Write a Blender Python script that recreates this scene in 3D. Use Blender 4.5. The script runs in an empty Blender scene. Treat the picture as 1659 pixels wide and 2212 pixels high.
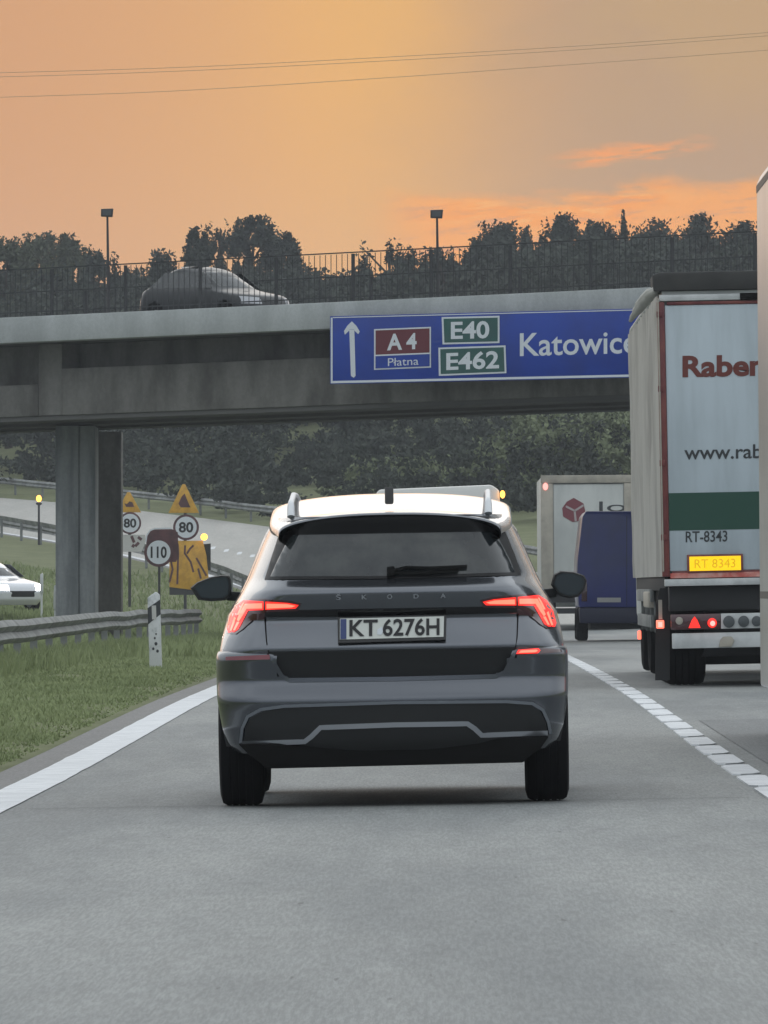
import bpy, bmesh, math, random
import numpy as np
from mathutils import Vector, Matrix, noise
from mathutils.geometry import delaunay_2d_cdt

scene = bpy.context.scene
COL = scene.collection
R = math.radians
# photograph measured on a 1659 x 2212 grid; eye height and long lens worked out from the lane and the vehicles
F, VPX, VPY, EYE = 18360.0, 973.0, 1264.0, 1.11
TILT = 0.016

# ------------------------------------------------------------------ camera
cam_data = bpy.data.cameras.new("camera")
cam = bpy.data.objects.new("camera", cam_data)
COL.objects.link(cam)
cam.location = (0, 0, EYE)
cam.rotation_euler = (R(90), 0, 0)
cam_data.sensor_fit = 'HORIZONTAL'
cam_data.sensor_width = 36.0
cam_data.lens = F / 1659.0 * 36.0
cam_data.shift_x = -(VPX - 829.5) / 1659.0
cam_data.shift_y = (VPY - 1106.0) / 1659.0
cam_data.clip_start = 0.5
cam_data.clip_end = 5000
scene.camera = cam

# ------------------------------------------------------------------ world
def lin(c):
    c = c / 255.0
    return c / 12.92 if c <= 0.04045 else ((c + 0.055) / 1.055) ** 2.4
def rgb(r, g, b):
    return (lin(r), lin(g), lin(b), 1.0)

world = bpy.data.worlds.new("World")
scene.world = world
world.use_nodes = True
wt = world.node_tree
wt.nodes.clear()

class NT:
    """small node-tree writer"""
    def __init__(self, tree):
        self.t = tree
    def n(self, typ, **kw):
        nd = self.t.nodes.new(typ)
        for k, v in kw.items():
            setattr(nd, k, v)
        return nd
    def put(self, sock, v):
        if isinstance(v, bpy.types.NodeSocket):
            self.t.links.new(v, sock)
        elif v is not None:
            sock.default_value = v
    def m(self, op, a, b=None, c=None, clamp=False):
        nd = self.n('ShaderNodeMath', operation=op, use_clamp=clamp)
        self.put(nd.inputs[0], a)
        if b is not None: self.put(nd.inputs[1], b)
        if c is not None: self.put(nd.inputs[2], c)
        return nd.outputs[0]
    def ss(self, v, a, b):
        nd = self.n('ShaderNodeMapRange', interpolation_type='SMOOTHSTEP')
        self.put(nd.inputs[0], v)
        nd.inputs[1].default_value = a
        nd.inputs[2].default_value = b
        return nd.outputs[0]
    def mix(self, f, a, b, mode='MIX'):
        nd = self.n('ShaderNodeMix', data_type='RGBA', blend_type=mode)
        self.put(nd.inputs[0], f)
        self.put(nd.inputs[6], a)
        self.put(nd.inputs[7], b)
        return nd.outputs[2]
    def comb(self, x, y, z):
        nd = self.n('ShaderNodeCombineXYZ')
        self.put(nd.inputs[0], x); self.put(nd.inputs[1], y); self.put(nd.inputs[2], z)
        return nd.outputs[0]
    def noise(self, vec, scale, detail=4.0, rough=0.55):
        nd = self.n('ShaderNodeTexNoise')
        self.put(nd.inputs['Vector'], vec)
        nd.inputs['Scale'].default_value = scale
        nd.inputs['Detail'].default_value = detail
        nd.inputs['Roughness'].default_value = rough
        return nd.outputs[0]

w = NT(wt)
SUN_EL, SUN_AZ = 4.2, -1.0          # the sun stands low behind thin cloud, straight ahead
tc = w.n('ShaderNodeTexCoord')
sep = w.n('ShaderNodeSeparateXYZ')
wt.links.new(tc.outputs['Generated'], sep.inputs[0])
dx, dy, dz = sep.outputs
yy = w.m('MAXIMUM', dy, 0.03)
u = w.m('DIVIDE', dx, yy)
v = w.m('DIVIDE', dz, yy)
uv = w.comb(w.m('MULTIPLY', u, 40.0), w.m('MULTIPLY', v, 80.0), 0.0)
warp = w.m('SUBTRACT', w.noise(uv, 1.6, 4), 0.5)
warp2 = w.m('SUBTRACT', w.noise(w.comb(w.m('MULTIPLY', u, 90.0), w.m('MULTIPLY', v, 420.0), 3.0), 1.0, 5, 0.6), 0.5)
# evening side of the sky
col = w.mix(w.ss(u, -0.060, -0.012), rgb(214, 158, 118), rgb(228, 172, 117))
gu = w.m('DIVIDE', w.m('ADD', u, 0.006), 0.014)
gv = w.m('DIVIDE', w.m('SUBTRACT', v, 0.072), 0.030)
g2 = w.m('ADD', w.m('MULTIPLY', gu, gu), w.m('MULTIPLY', gv, gv))
glow = w.m('POWER', 2.718, w.m('MULTIPLY', g2, -1.0))
col = w.mix(w.m('MULTIPLY', glow, 0.85), col, rgb(247, 187, 104))
ug = w.m('ADD', u, w.m('MULTIPLY', warp, 0.012))
ug = w.m('ADD', ug, w.m('MULTIPLY', w.m('SUBTRACT', v, 0.05), 0.10))
grey = w.m('MULTIPLY', w.ss(ug, -0.020, 0.027), w.ss(v, 0.028, 0.043))
grey = w.m('MULTIPLY', grey, 0.93)
col = w.mix(grey, col, rgb(174, 149, 130))
col = w.mix(w.m('MULTIPLY', w.ss(w.m('ADD', ug, w.m('MULTIPLY', warp, 0.03)), 0.010, 0.030), w.ss(v, 0.05, 0.062)), col, rgb(189, 158, 124))
# burning streaks low on the right
vs = w.m('ADD', w.m('SUBTRACT', v, w.m('MULTIPLY', u, 0.06)), w.m('MULTIPLY', warp, 0.006))
vs = w.m('ADD', vs, w.m('MULTIPLY', warp2, 0.005))
s1 = w.m('MULTIPLY', w.ss(vs, 0.0466, 0.0436), w.ss(u, -0.012, 0.000))
fil = w.noise(w.comb(w.m('MULTIPLY', u, 130.0), w.m('MULTIPLY', w.m('SUBTRACT', v, w.m('MULTIPLY', u, 0.10)), 900.0), 9.0), 1.0, 6, 0.62)
col = w.mix(w.m('MULTIPLY', s1, 0.92), col, rgb(255, 168, 88))
edge = w.m('MULTIPLY', w.ss(vs, 0.0458, 0.0440), w.ss(vs, 0.0405, 0.0432))
edge = w.m('MULTIPLY', edge, w.m('MULTIPLY', w.ss(u, -0.008, 0.003), w.ss(u, 0.034, 0.018)))
edge = w.m('MULTIPLY', edge, w.ss(warp2, -0.24, 0.06))
col = w.mix(w.m('MULTIPLY', edge, 0.9), col, rgb(255, 158, 72))
col = w.mix(w.m('MULTIPLY', w.m('MULTIPLY', s1, w.ss(fil, 0.50, 0.66)), 0.75), col, rgb(214, 152, 118))
col = w.mix(w.m('MULTIPLY', w.m('MULTIPLY', edge, w.ss(fil, 0.50, 0.36)), 0.8), col, rgb(255, 190, 120))
vs2 = w.m('ADD', w.m('SUBTRACT', v, w.m('MULTIPLY', w.m('SUBTRACT', u, 0.022), 0.085)), w.m('MULTIPLY', warp2, 0.0035))
s2 = w.m('MULTIPLY', w.ss(vs2, 0.0524, 0.0512), w.ss(vs2, 0.0496, 0.0508))
s2 = w.m('MULTIPLY', s2, w.ss(fil, 0.66, 0.42))
s2 = w.m('MULTIPLY', s2, w.m('MULTIPLY', w.ss(u, 0.010, 0.018), w.ss(u, 0.032, 0.027)))
col = w.mix(w.m('MULTIPLY', s2, 0.9), col, rgb(255, 160, 92))
# rest of the dome: pale even cloud, cooler behind us
domen = w.noise(tc.outputs['Generated'], 2.2, 5)
low = w.mix(w.ss(dy, -0.25, 0.65), (0.38, 0.44, 0.52, 1), (0.74, 0.74, 0.76, 1))
dome = w.mix(w.ss(dz, -0.02, 0.50), low, (1.10, 1.17, 1.22, 1))
dome = w.mix(w.ss(domen, 0.35, 0.7), dome, w.mix(0.5, dome, (0.55, 0.60, 0.66, 1)))
front = w.m('MULTIPLY', w.ss(dy, 0.60, 0.97), w.ss(dz, 0.13, 0.074))
col = w.mix(1.0, col, (0.90, 0.885, 0.87, 1), 'MULTIPLY')
col = w.mix(front, dome, col)
nis = w.n('ShaderNodeTexSky', sky_type='NISHITA')
nis.sun_disc = False
nis.sun_elevation = R(SUN_EL)
nis.sun_rotation = R(SUN_AZ)
bg_sky = w.n('ShaderNodeBackground')
bg_sky.inputs[1].default_value = 0.10
wt.links.new(nis.outputs[0], bg_sky.inputs[0])
bg_cloud = w.n('ShaderNodeBackground')
wt.links.new(col, bg_cloud.inputs[0])
bg_cloud.inputs[1].default_value = 1.0
mixs = w.n('ShaderNodeMixShader')
mixs.inputs[0].default_value = 0.975      # cloud cover
wt.links.new(bg_sky.outputs[0], mixs.inputs[1])
wt.links.new(bg_cloud.outputs[0], mixs.inputs[2])
wo = w.n('ShaderNodeOutputWorld')
wt.links.new(mixs.outputs[0], wo.inputs[0])

# ------------------------------------------------------------------ sun (veiled by cloud)
sd = bpy.data.lights.new("sun", 'SUN')
sd.energy = 0.5
sd.angle = R(60)
sd.color = (1.0, 0.88, 0.74)
sun = bpy.data.objects.new("sun", sd)
COL.objects.link(sun)
sdir = Vector((math.sin(R(SUN_AZ)) * math.cos(R(SUN_EL)), math.cos(R(SUN_AZ)) * math.cos(R(SUN_EL)), math.sin(R(SUN_EL))))
sun.rotation_euler = sdir.to_track_quat('Z', 'Y').to_euler()
sun.location = (0, 0, 60)

vs_ = scene.view_settings
vs_.view_transform = 'Standard'
vs_.look = 'None'
vs_.exposure = 0.0
vs_.gamma = 1.0
vs_.use_curve_mapping = False
scene.render.engine = 'CYCLES'
scene.cycles.use_denoising = True
scene.cycles.max_bounces = 6
scene.cycles.transparent_max_bounces = 8
scene.cycles.volume_bounces = 0

# ------------------------------------------------------------------ materials
def material(name, base, rough=0.6, metal=0.0, spec=0.5, var=None, vscale=3.0, vrange=(0.35, 0.65), stretch=(1, 1, 1),
             bump=0.0, bscale=30.0, coat=0.0, emit=None, estr=0.0, fine=None, coatrough=0.05):
    m = bpy.data.materials.new(name)
    m.use_nodes = True
    t = NT(m.node_tree)
    p = m.node_tree.nodes['Principled BSDF']
    b4 = tuple(base[:3]) + (1.0,)
    p.inputs['Base Color'].default_value = b4
    p.inputs['Roughness'].default_value = rough
    p.inputs['Metallic'].default_value = metal
    p.inputs['Specular IOR Level'].default_value = spec
    p.inputs['Coat Weight'].default_value = coat
    p.inputs['Coat Roughness'].default_value = coatrough
    if emit is not None:
        p.inputs['Emission Color'].default_value = tuple(emit[:3]) + (1.0,)
        p.inputs['Emission Strength'].default_value = estr
    if var is not None or bump or fine is not None:
        co = t.n('ShaderNodeTexCoord').outputs['Object']
        mp = t.n('ShaderNodeMapping')
        mp.inputs['Scale'].default_value = stretch
        m.node_tree.links.new(co, mp.inputs['Vector'])
        c = b4
        if var is not None:
            f = t.ss(t.noise(mp.outputs[0], vscale, 6, 0.6), *vrange)
            c = t.mix(f, b4, tuple(var[:3]) + (1.0,))
        if fine is not None:
            f2 = t.ss(t.noise(co, fine[1], 3, 0.7), 0.35, 0.65)
            c = t.mix(f2, c, t.mix(1.0, c, (fine[0],) * 3 + (1.0,), 'MULTIPLY'))
        if not isinstance(c, tuple):
            m.node_tree.links.new(c, p.inputs['Base Color'])
        if bump:
            bn = t.n('ShaderNodeBump')
            bn.inputs['Strength'].default_value = bump
            bn.inputs['Distance'].default_value = 0.02
            m.node_tree.links.new(t.noise(co, bscale, 4, 0.65), bn.inputs['Height'])
            m.node_tree.links.new(bn.outputs[0], p.inputs['Normal'])
    return m

M = {}
M['asphalt'] = None
def asphalt(name, base, dark):
    m = bpy.data.materials.new(name)
    m.use_nodes = True
    t = NT(m.node_tree)
    p = m.node_tree.nodes['Principled BSDF']
    co = t.n('ShaderNodeTexCoord').outputs['Object']
    s = t.n('ShaderNodeSeparateXYZ')
    m.node_tree.links.new(co, s.inputs[0])
    x, y, z = s.outputs
    big = t.noise(t.comb(t.m('MULTIPLY', x, 0.55), t.m('MULTIPLY', y, 0.06), 0.0), 1.0, 5, 0.6)
    c = t.mix(t.ss(big, 0.38, 0.62), base, dark)
    tr = t.m('MULTIPLY', t.m('ADD', t.m('SINE', t.m('MULTIPLY', t.m('ADD', x, 0.85), 3.45)), 1.0), 0.5)
    tr = t.m('MULTIPLY', tr, t.ss(t.noise(t.comb(x, t.m('MULTIPLY', y, 0.03), 4.0), 1.2, 3), 0.25, 0.75))
    c = t.mix(t.m('MULTIPLY', tr, 0.55), c, tuple(k * 0.80 for k in base[:3]) + (1,))
    mid = t.noise(t.comb(t.m('MULTIPLY', x, 9.0), t.m('MULTIPLY', y, 0.7), 0.0), 1.0, 6, 0.75)
    c = t.mix(t.ss(mid, 0.30, 0.70), t.mix(1.0, c, (0.84, 0.84, 0.84, 1), 'MULTIPLY'), c)
    sp = t.noise(t.comb(t.m('MULTIPLY', x, 70.0), t.m('MULTIPLY', y, 3.0), 0.0), 1.0, 3, 0.8)
    c = t.mix(t.ss(sp, 0.36, 0.66), t.mix(1.0, c, (0.80, 0.80, 0.80, 1), 'MULTIPLY'), t.mix(1.0, c, (1.10, 1.10, 1.09, 1), 'MULTIPLY'))
    pit = t.noise(t.comb(t.m('MULTIPLY', x, 26.0), t.m('MULTIPLY', y, 1.6), 7.0), 1.0, 2, 0.5)
    c = t.mix(t.m('MULTIPLY', t.ss(pit, 0.70, 0.78), 0.5), c, (0.05, 0.05, 0.05, 1))
    m.node_tree.links.new(c, p.inputs['Base Color'])
    p.inputs['Roughness'].default_value = 0.72
    p.inputs['Specular IOR Level'].default_value = 0.40
    bn = t.n('ShaderNodeBump')
    bn.inputs['Strength'].default_value = 0.25
    bn.inputs['Distance'].default_value = 0.01
    m.node_tree.links.new(sp, bn.inputs['Height'])
    m.node_tree.links.new(bn.outputs[0], p.inputs['Normal'])
    return m
M['asphalt'] = asphalt('asphalt', (0.290, 0.302, 0.296, 1), (0.190, 0.204, 0.208, 1))
M['sky_glow_road'] = asphalt('pale_sky_glow_road', (0.46, 0.45, 0.42, 1), (0.40, 0.395, 0.37, 1))  # sky glow on the far road, put into a paler road colour
M['asphalt_patch'] = asphalt('asphalt_patch', (0.20, 0.212, 0.216, 1), (0.17, 0.182, 0.188, 1))
M['shoulder'] = asphalt('shoulder_asphalt', (0.205, 0.205, 0.202, 1), (0.17, 0.172, 0.172, 1))
M['line'] = material('road_paint', (0.72, 0.74, 0.76), 0.7, var=(0.60, 0.62, 0.64), vscale=4, fine=(0.92, 40))
M['soil'] = material('verge_soil', (0.185, 0.200, 0.112), 0.95, spec=0.1, var=(0.15, 0.165, 0.09), vscale=0.8)
M['grass'] = material('grass_blades', (0.268, 0.312, 0.155), 0.8, spec=0.2, var=(0.215, 0.258, 0.125), vscale=1.6, stretch=(1, 0.25, 1))
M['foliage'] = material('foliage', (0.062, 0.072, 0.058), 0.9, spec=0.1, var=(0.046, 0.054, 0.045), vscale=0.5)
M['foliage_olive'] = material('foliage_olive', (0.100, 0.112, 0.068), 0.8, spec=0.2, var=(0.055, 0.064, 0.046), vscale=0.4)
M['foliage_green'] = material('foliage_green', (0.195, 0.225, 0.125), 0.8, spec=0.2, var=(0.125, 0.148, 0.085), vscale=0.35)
M['bark'] = material('bark', (0.06, 0.05, 0.04), 0.9, spec=0.1)
M['concrete'] = material('concrete', (0.30, 0.295, 0.28), 0.85, spec=0.25, var=(0.20, 0.20, 0.19), vscale=1.2, stretch=(1.2, 1.2, 0.25), bump=0.15, bscale=20)
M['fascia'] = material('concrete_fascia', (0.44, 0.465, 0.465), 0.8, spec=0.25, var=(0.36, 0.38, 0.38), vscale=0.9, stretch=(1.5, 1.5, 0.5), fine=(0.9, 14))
M['girder'] = material('stained_shaded_concrete', (0.205, 0.20, 0.188), 0.9, spec=0.2, var=(0.095, 0.092, 0.086), vscale=1.3, stretch=(1.0, 1.0, 0.35), vrange=(0.36, 0.72), fine=(0.88, 9))  # girder stains; its dark tone also paints the shade on the inner pier
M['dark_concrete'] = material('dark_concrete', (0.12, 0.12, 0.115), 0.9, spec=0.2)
M['pier'] = material('pier_concrete', (0.37, 0.39, 0.40), 0.85, spec=0.2, var=(0.22, 0.24, 0.25), vscale=1.0, stretch=(2.5, 1, 0.35), fine=(0.9, 10))
M['galv'] = material('galvanised_steel', (0.25, 0.262, 0.258), 0.7, metal=0.1, var=(0.13, 0.138, 0.135), vscale=1.5)
M['rail_steel'] = material('railing_steel', (0.05, 0.052, 0.055), 0.7, metal=0.0, spec=0.2)
M['dark_steel'] = material('dark_steel', (0.05, 0.05, 0.052), 0.5, metal=0.3)
M['wire'] = material('cable', (0.50, 0.34, 0.20), 0.7)
M['paint'] = material('grey_car_paint', (0.128, 0.138, 0.156), 0.22, metal=0.90, spec=0.5, coat=1.0, coatrough=0.04)
M['bumper_paint'] = material('bumper_paint', (0.104, 0.113, 0.130), 0.25, metal=0.88, coat=0.8, coatrough=0.08)
M['moulding'] = material('bumper_moulding_silver', (0.24, 0.26, 0.29), 0.35, metal=0.8)
M['plastic'] = material('black_plastic', (0.017, 0.018, 0.019), 0.55, spec=0.4)
M['matt_black'] = material('matt_black', (0.008, 0.008, 0.008), 0.9, spec=0.1)
M['frit'] = material('window_surround', (0.010, 0.010, 0.011), 0.45, spec=0.25)
M['gloss_black'] = material('gloss_black', (0.008, 0.008, 0.009), 0.12, spec=0.5)
M['glass'] = material('dark_glass', (0.016, 0.020, 0.023), 0.06, spec=0.7, var=(0.052, 0.058, 0.056), vscale=3.2, stretch=(1.0, 1, 0.8), vrange=(0.42, 0.72))  # paler mottling is a faint reflection painted into the glass colour
M['mirror_glass'] = material('mirror_glass', (0.020, 0.032, 0.038), 0.08, spec=0.6)
M['chrome'] = material('satin_silver', (0.46, 0.48, 0.52), 0.32, metal=0.8)
M['rail_silver'] = material('rail_silver', (0.66, 0.68, 0.70), 0.4, metal=0.3)
M['alloy'] = material('alloy', (0.35, 0.36, 0.38), 0.35, metal=0.9)
M['rubber'] = material('tyre_rubber', (0.009, 0.009, 0.010), 0.9, spec=0.1)
M['red_lit'] = material('lit_red_lens', (0.5, 0.02, 0.02), 0.25, emit=(1.0, 0.030, 0.018), estr=1.15)
M['red_hot'] = material('bright_red_lamp', (0.6, 0.05, 0.05), 0.25, emit=(1.0, 0.17, 0.10), estr=2.0)
M['red_core'] = material('red_lamp_core', (0.6, 0.2, 0.2), 0.3, emit=(1.0, 0.35, 0.30), estr=1.6)
M['red_dark'] = material('dark_red_lens', (0.055, 0.008, 0.012), 0.12, coat=1.0)
M['red_lens'] = material('unlit_red_lens', (0.16, 0.016, 0.028), 0.2, coat=0.5)
M['amber_lit'] = material('lit_amber_lamp', (0.8, 0.4, 0.05), 0.3, emit=(1.0, 0.42, 0.06), estr=4.0)
M['white_lit'] = material('lit_white_lamp', (0.9, 0.9, 0.9), 0.2, emit=(1.0, 0.98, 0.95), estr=25.0)
M['plate_white'] = material('plate_white', (0.60, 0.62, 0.58), 0.5)
M['plate_blue'] = material('plate_blue', (0.03, 0.05, 0.16), 0.5)
M['ink'] = material('black_ink', (0.012, 0.012, 0.014), 0.6)
M['ink_soft'] = material('dark_ink', (0.035, 0.04, 0.045), 0.6)
M['sign_blue'] = material('sign_blue', (0.010, 0.048, 0.330), 0.45, spec=0.3, var=(0.012, 0.040, 0.255), vscale=0.8)
M['sign_white'] = material('sign_white', (0.62, 0.66, 0.70), 0.5)
M['sign_green'] = material('sign_green', (0.012, 0.095, 0.085), 0.5, var=(0.014, 0.075, 0.07), vscale=1.5)
M['sign_maroon'] = material('sign_maroon', (0.115, 0.012, 0.022), 0.5)
M['sign_brown'] = material('sign_maroon_faded', (0.13, 0.055, 0.060), 0.6, var=(0.07, 0.035, 0.04), vscale=2.5)
M['sign_yellow'] = material('sign_yellow', (0.66, 0.37, 0.045), 0.55, var=(0.48, 0.26, 0.04), vscale=3.0)
M['door_white'] = material('trailer_door_white', (0.475, 0.545, 0.59), 0.4, spec=0.4, var=(0.39, 0.45, 0.485), vscale=2.4, stretch=(1.4, 1, 0.22))
M['curtain'] = material('trailer_curtain', (0.40, 0.398, 0.37), 0.6, var=(0.25, 0.248, 0.232), vscale=2.2, stretch=(1, 0.35, 0.25), vrange=(0.4, 0.7))
M['trailer_red'] = material('trailer_red', (0.105, 0.018, 0.024), 0.5, var=(0.19, 0.05, 0.040), vscale=3.0, stretch=(1, 1, 0.6))
M['text_red'] = material('lettering_red', (0.145, 0.032, 0.024), 0.5)
M['band_green'] = material('band_green', (0.010, 0.060, 0.040), 0.5)
M['hood'] = material('dark_tarp', (0.045, 0.045, 0.043), 0.7, var=(0.03, 0.03, 0.03), vscale=3)
M['plate_yellow'] = material('glowing_yellow_plate', (0.75, 0.50, 0.01), 0.5, emit=(1.0, 0.62, 0.0), estr=0.80)  # plate brightened by its own emission, though it is no lamp
M['chassis'] = material('chassis_black', (0.018, 0.019, 0.021), 0.7)
M['lamp_grey'] = material('lamp_grey', (0.07, 0.08, 0.085), 0.3)
M['steel_white'] = material('white_steel', (0.58, 0.60, 0.60), 0.45, var=(0.42, 0.44, 0.44), vscale=3)
M['silver_side'] = material('dull_silver_panel', (0.42, 0.43, 0.44), 0.30, metal=0.35, coat=0.25, coatrough=0.2, var=(0.34, 0.35, 0.36), vscale=0.8)
M['truck_white'] = material('white_panel', (0.52, 0.54, 0.52), 0.45, var=(0.40, 0.42, 0.41), vscale=1.2, stretch=(1, 1, 0.4))
M['beige_post'] = material('grimy_post', (0.42, 0.39, 0.33), 0.6, var=(0.30, 0.28, 0.24), vscale=2)
M['logo_red'] = material('logo_red', (0.19, 0.045, 0.060), 0.5)
M['logo_pale'] = material('logo_pale', (0.40, 0.36, 0.36), 0.5)
M['blue_panel'] = material('blue_panel', (0.026, 0.040, 0.225), 0.4, var=(0.024, 0.036, 0.175), vscale=1.5, coat=0.3)
M['blue_dark'] = material('dark_blue_panel', (0.012, 0.016, 0.05), 0.5)
M['white_car'] = material('white_car_paint', (0.72, 0.74, 0.78), 0.3, coat=1.0)
M['van_white'] = material('white_van_paint', (0.66, 0.66, 0.64), 0.4, coat=0.5)
M['dark_car'] = material('dark_car_paint', (0.020, 0.022, 0.024), 0.45, coat=0.45, spec=0.2)
M['post_white'] = material('delineator_white', (0.60, 0.62, 0.63), 0.6, var=(0.30, 0.33, 0.34), vscale=9, vrange=(0.5, 0.72), stretch=(1, 1, 0.7))
M['board_white'] = material('weathered_white', (0.50, 0.50, 0.48), 0.6)

# ------------------------------------------------------------------ mesh helpers
class MB:
    def __init__(self):
        self.v, self.f = [], []
    def add(self, vs, fs):
        o = len(self.v)
        self.v += [tuple(p) for p in vs]
        self.f += [tuple(o + i for i in f) for f in fs]
        return self
    def box(self, x0, x1, y0, y1, z0, z1):
        return self.add([(x0, y0, z0), (x1, y0, z0), (x1, y1, z0), (x0, y1, z0), (x0, y0, z1), (x1, y0, z1), (x1, y1, z1), (x0, y1, z1)],
                        [(0, 3, 2, 1), (4, 5, 6, 7), (0, 1, 5, 4), (1, 2, 6, 5), (2, 3, 7, 6), (3, 0, 4, 7)])
    def hexa(self, p):      # 8 points: bottom ring then top ring
        return self.add(p, [(0, 3, 2, 1), (4, 5, 6, 7), (0, 1, 5, 4), (1, 2, 6, 5), (2, 3, 7, 6), (3, 0, 4, 7)])
    def prism(self, poly, y0, y1, axis='y'):
        """poly in (x,z) extruded along y, or (y,z) along x"""
        n = len(poly)
        if axis == 'y':
            a = [(p[0], y0, p[1]) for p in poly]; b = [(p[0], y1, p[1]) for p in poly]
        elif axis == 'x':
            a = [(y0, p[0], p[1]) for p in poly]; b = [(y1, p[0], p[1]) for p in poly]
        else:
            a = [(p[0], p[1], y0) for p in poly]; b = [(p[0], p[1], y1) for p in poly]
        fs = [tuple(range(n)), tuple(range(2 * n - 1, n - 1, -1))]
        fs += [(i, n + i, n + (i + 1) % n, (i + 1) % n) for i in range(n)]
        return self.add(a + b, fs)
    def tube(self, pts, r, n=8):
        pts = [Vector(p) for p in pts]
        rs = r if isinstance(r, (list, tuple)) else [r] * len(pts)
        vs, fs = [], []
        for i, p in enumerate(pts):
            d = (pts[min(i + 1, len(pts) - 1)] - pts[max(i - 1, 0)]).normalized()
            up = Vector((0, 0, 1)) if abs(d.z) < 0.9 else Vector((1, 0, 0))
            a = d.cross(up).normalized(); b = d.cross(a).normalized()
            for k in range(n):
                t = 2 * math.pi * k / n
                vs.append(p + a * math.cos(t) * rs[i] + b * math.sin(t) * rs[i])
        for i in range(len(pts) - 1):
            for k in range(n):
                fs.append((i * n + k, i * n + (k + 1) % n, (i + 1) * n + (k + 1) % n, (i + 1) * n + k))
        fs.append(tuple(range(n - 1, -1, -1)))
        fs.append(tuple((len(pts) - 1) * n + k for k in range(n)))
        return self.add(vs, fs)
    def lathe_x(self, prof, cx, cy, cz, n=40):
        """prof: list of (x offset, radius), spun about the x axis"""
        vs, fs = [], []
        for (x, r) in prof:
            for k in range(n):
                t = 2 * math.pi * k / n
                vs.append((cx + x, cy + r * math.cos(t), cz + r * math.sin(t)))
        for i in range(len(prof) - 1):
            for k in range(n):
                fs.append((i * n + k, i * n + (k + 1) % n, (i + 1) * n + (k + 1) % n, (i + 1) * n + k))
        return self.add(vs, fs)
    def disc(self, cx, cz, rx, rz, y0, y1, n=40):
        return self.prism([(cx + rx * math.cos(2 * math.pi * k / n), cz + rz * math.sin(2 * math.pi * k / n)) for k in range(n)], y0, y1)
    def ring(self, cx, cz, r0, r1, y0, y1, n=40):
        vs, fs = [], []
        for k in range(n):
            t = 2 * math.pi * k / n
            c, s = math.cos(t), math.sin(t)
            vs += [(cx + r0 * c, y0, cz + r0 * s), (cx + r1 * c, y0, cz + r1 * s), (cx + r1 * c, y1, cz + r1 * s), (cx + r0 * c, y1, cz + r0 * s)]
        for k in range(n):
            a, b = 4 * k, 4 * ((k + 1) % n)
            for j in range(4):
                fs.append((a + j, b + j, b + (j + 1) % 4, a + (j + 1) % 4))
        return self.add(vs, fs)
    def build(self, name, mat, parent=None, bevel=0.0, smooth=35, seg=2, recalc=True):
        me = bpy.data.meshes.new(name)
        me.from_pydata(self.v, [], self.f)
        me.update()
        if recalc or bevel:
            bm = bmesh.new(); bm.from_mesh(me)
            if recalc:
                bmesh.ops.recalc_face_normals(bm, faces=bm.faces)
            if bevel:
                es = [e for e in bm.edges if len(e.link_faces) == 2 and e.calc_face_angle(0) > R(25)]
                bmesh.ops.bevel(bm, geom=es, offset=bevel, segments=seg, affect='EDGES', profile=0.5, clamp_overlap=True)
            bm.to_mesh(me); bm.free()
        if smooth:
            me.polygons.foreach_set('use_smooth', [True] * len(me.polygons))
            try:
                me.set_sharp_from_angle(angle=R(smooth))
            except Exception:
                pass
        me.materials.append(mat)
        o = bpy.data.objects.new(name, me)
        COL.objects.link(o)
        if parent is not None:
            o.parent = parent
        return o

def tag(o, label=None, cat=None, group=None, kind=None):
    if label: o['label'] = label
    if cat: o['category'] = cat
    if group: o['group'] = group
    if kind: o['kind'] = kind
    return o
def thing(name, loc, label, cat, group=None, rot=(0, 0, 0)):
    o = bpy.data.objects.new(name, None)
    o.empty_display_size = 0.3
    COL.objects.link(o)
    o.location = loc
    o.rotation_euler = rot
    return tag(o, label, cat, group)
def copy_tree(o, parent=None):
    c = o.copy(); COL.objects.link(c)
    if parent is not None:
        c.parent = parent
    for ch in list(o.children):
        copy_tree(ch, c)
    return c
def at(px, py, Y):
    return Vector(((px - VPX) * Y / F, Y, EYE + (VPY - py) * Y / F))

_tc = {}
def text_mesh(s, weight=0.0):
    key = (s, weight)
    if key not in _tc:
        cu = bpy.data.curves.new('text', 'FONT')
        cu.body = s
        cu.offset = weight
        cu.resolution_u = 4
        ob = bpy.data.objects.new('text', cu)
        COL.objects.link(ob)
        bpy.context.view_layer.update()
        dg = bpy.context.evaluated_depsgraph_get()
        me = bpy.data.meshes.new_from_object(ob.evaluated_get(dg))
        vs = [tuple(p.co) for p in me.vertices]
        fs = [tuple(p.vertices) for p in me.polygons]
        bpy.data.objects.remove(ob); bpy.data.meshes.remove(me)
        _tc[key] = (vs, fs)
    return _tc[key]
def text_width(s, weight=0.0):
    vs, _ = text_mesh(s, weight)
    xs = [p[0] for p in vs]
    return max(xs) - min(xs)
def add_text(mb, s, fn, weight=0.0):
    """fn maps (u,v) in 0..1 of the text's box to a 3-D point"""
    vs, fs = text_mesh(s, weight)
    x0 = min(p[0] for p in vs); x1 = max(p[0] for p in vs)
    y0 = min(p[1] for p in vs); y1 = max(p[1] for p in vs)
    mb.add([fn((p[0] - x0) / (x1 - x0), (p[1] - y0) / (y1 - y0)) for p in vs], fs)

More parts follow.
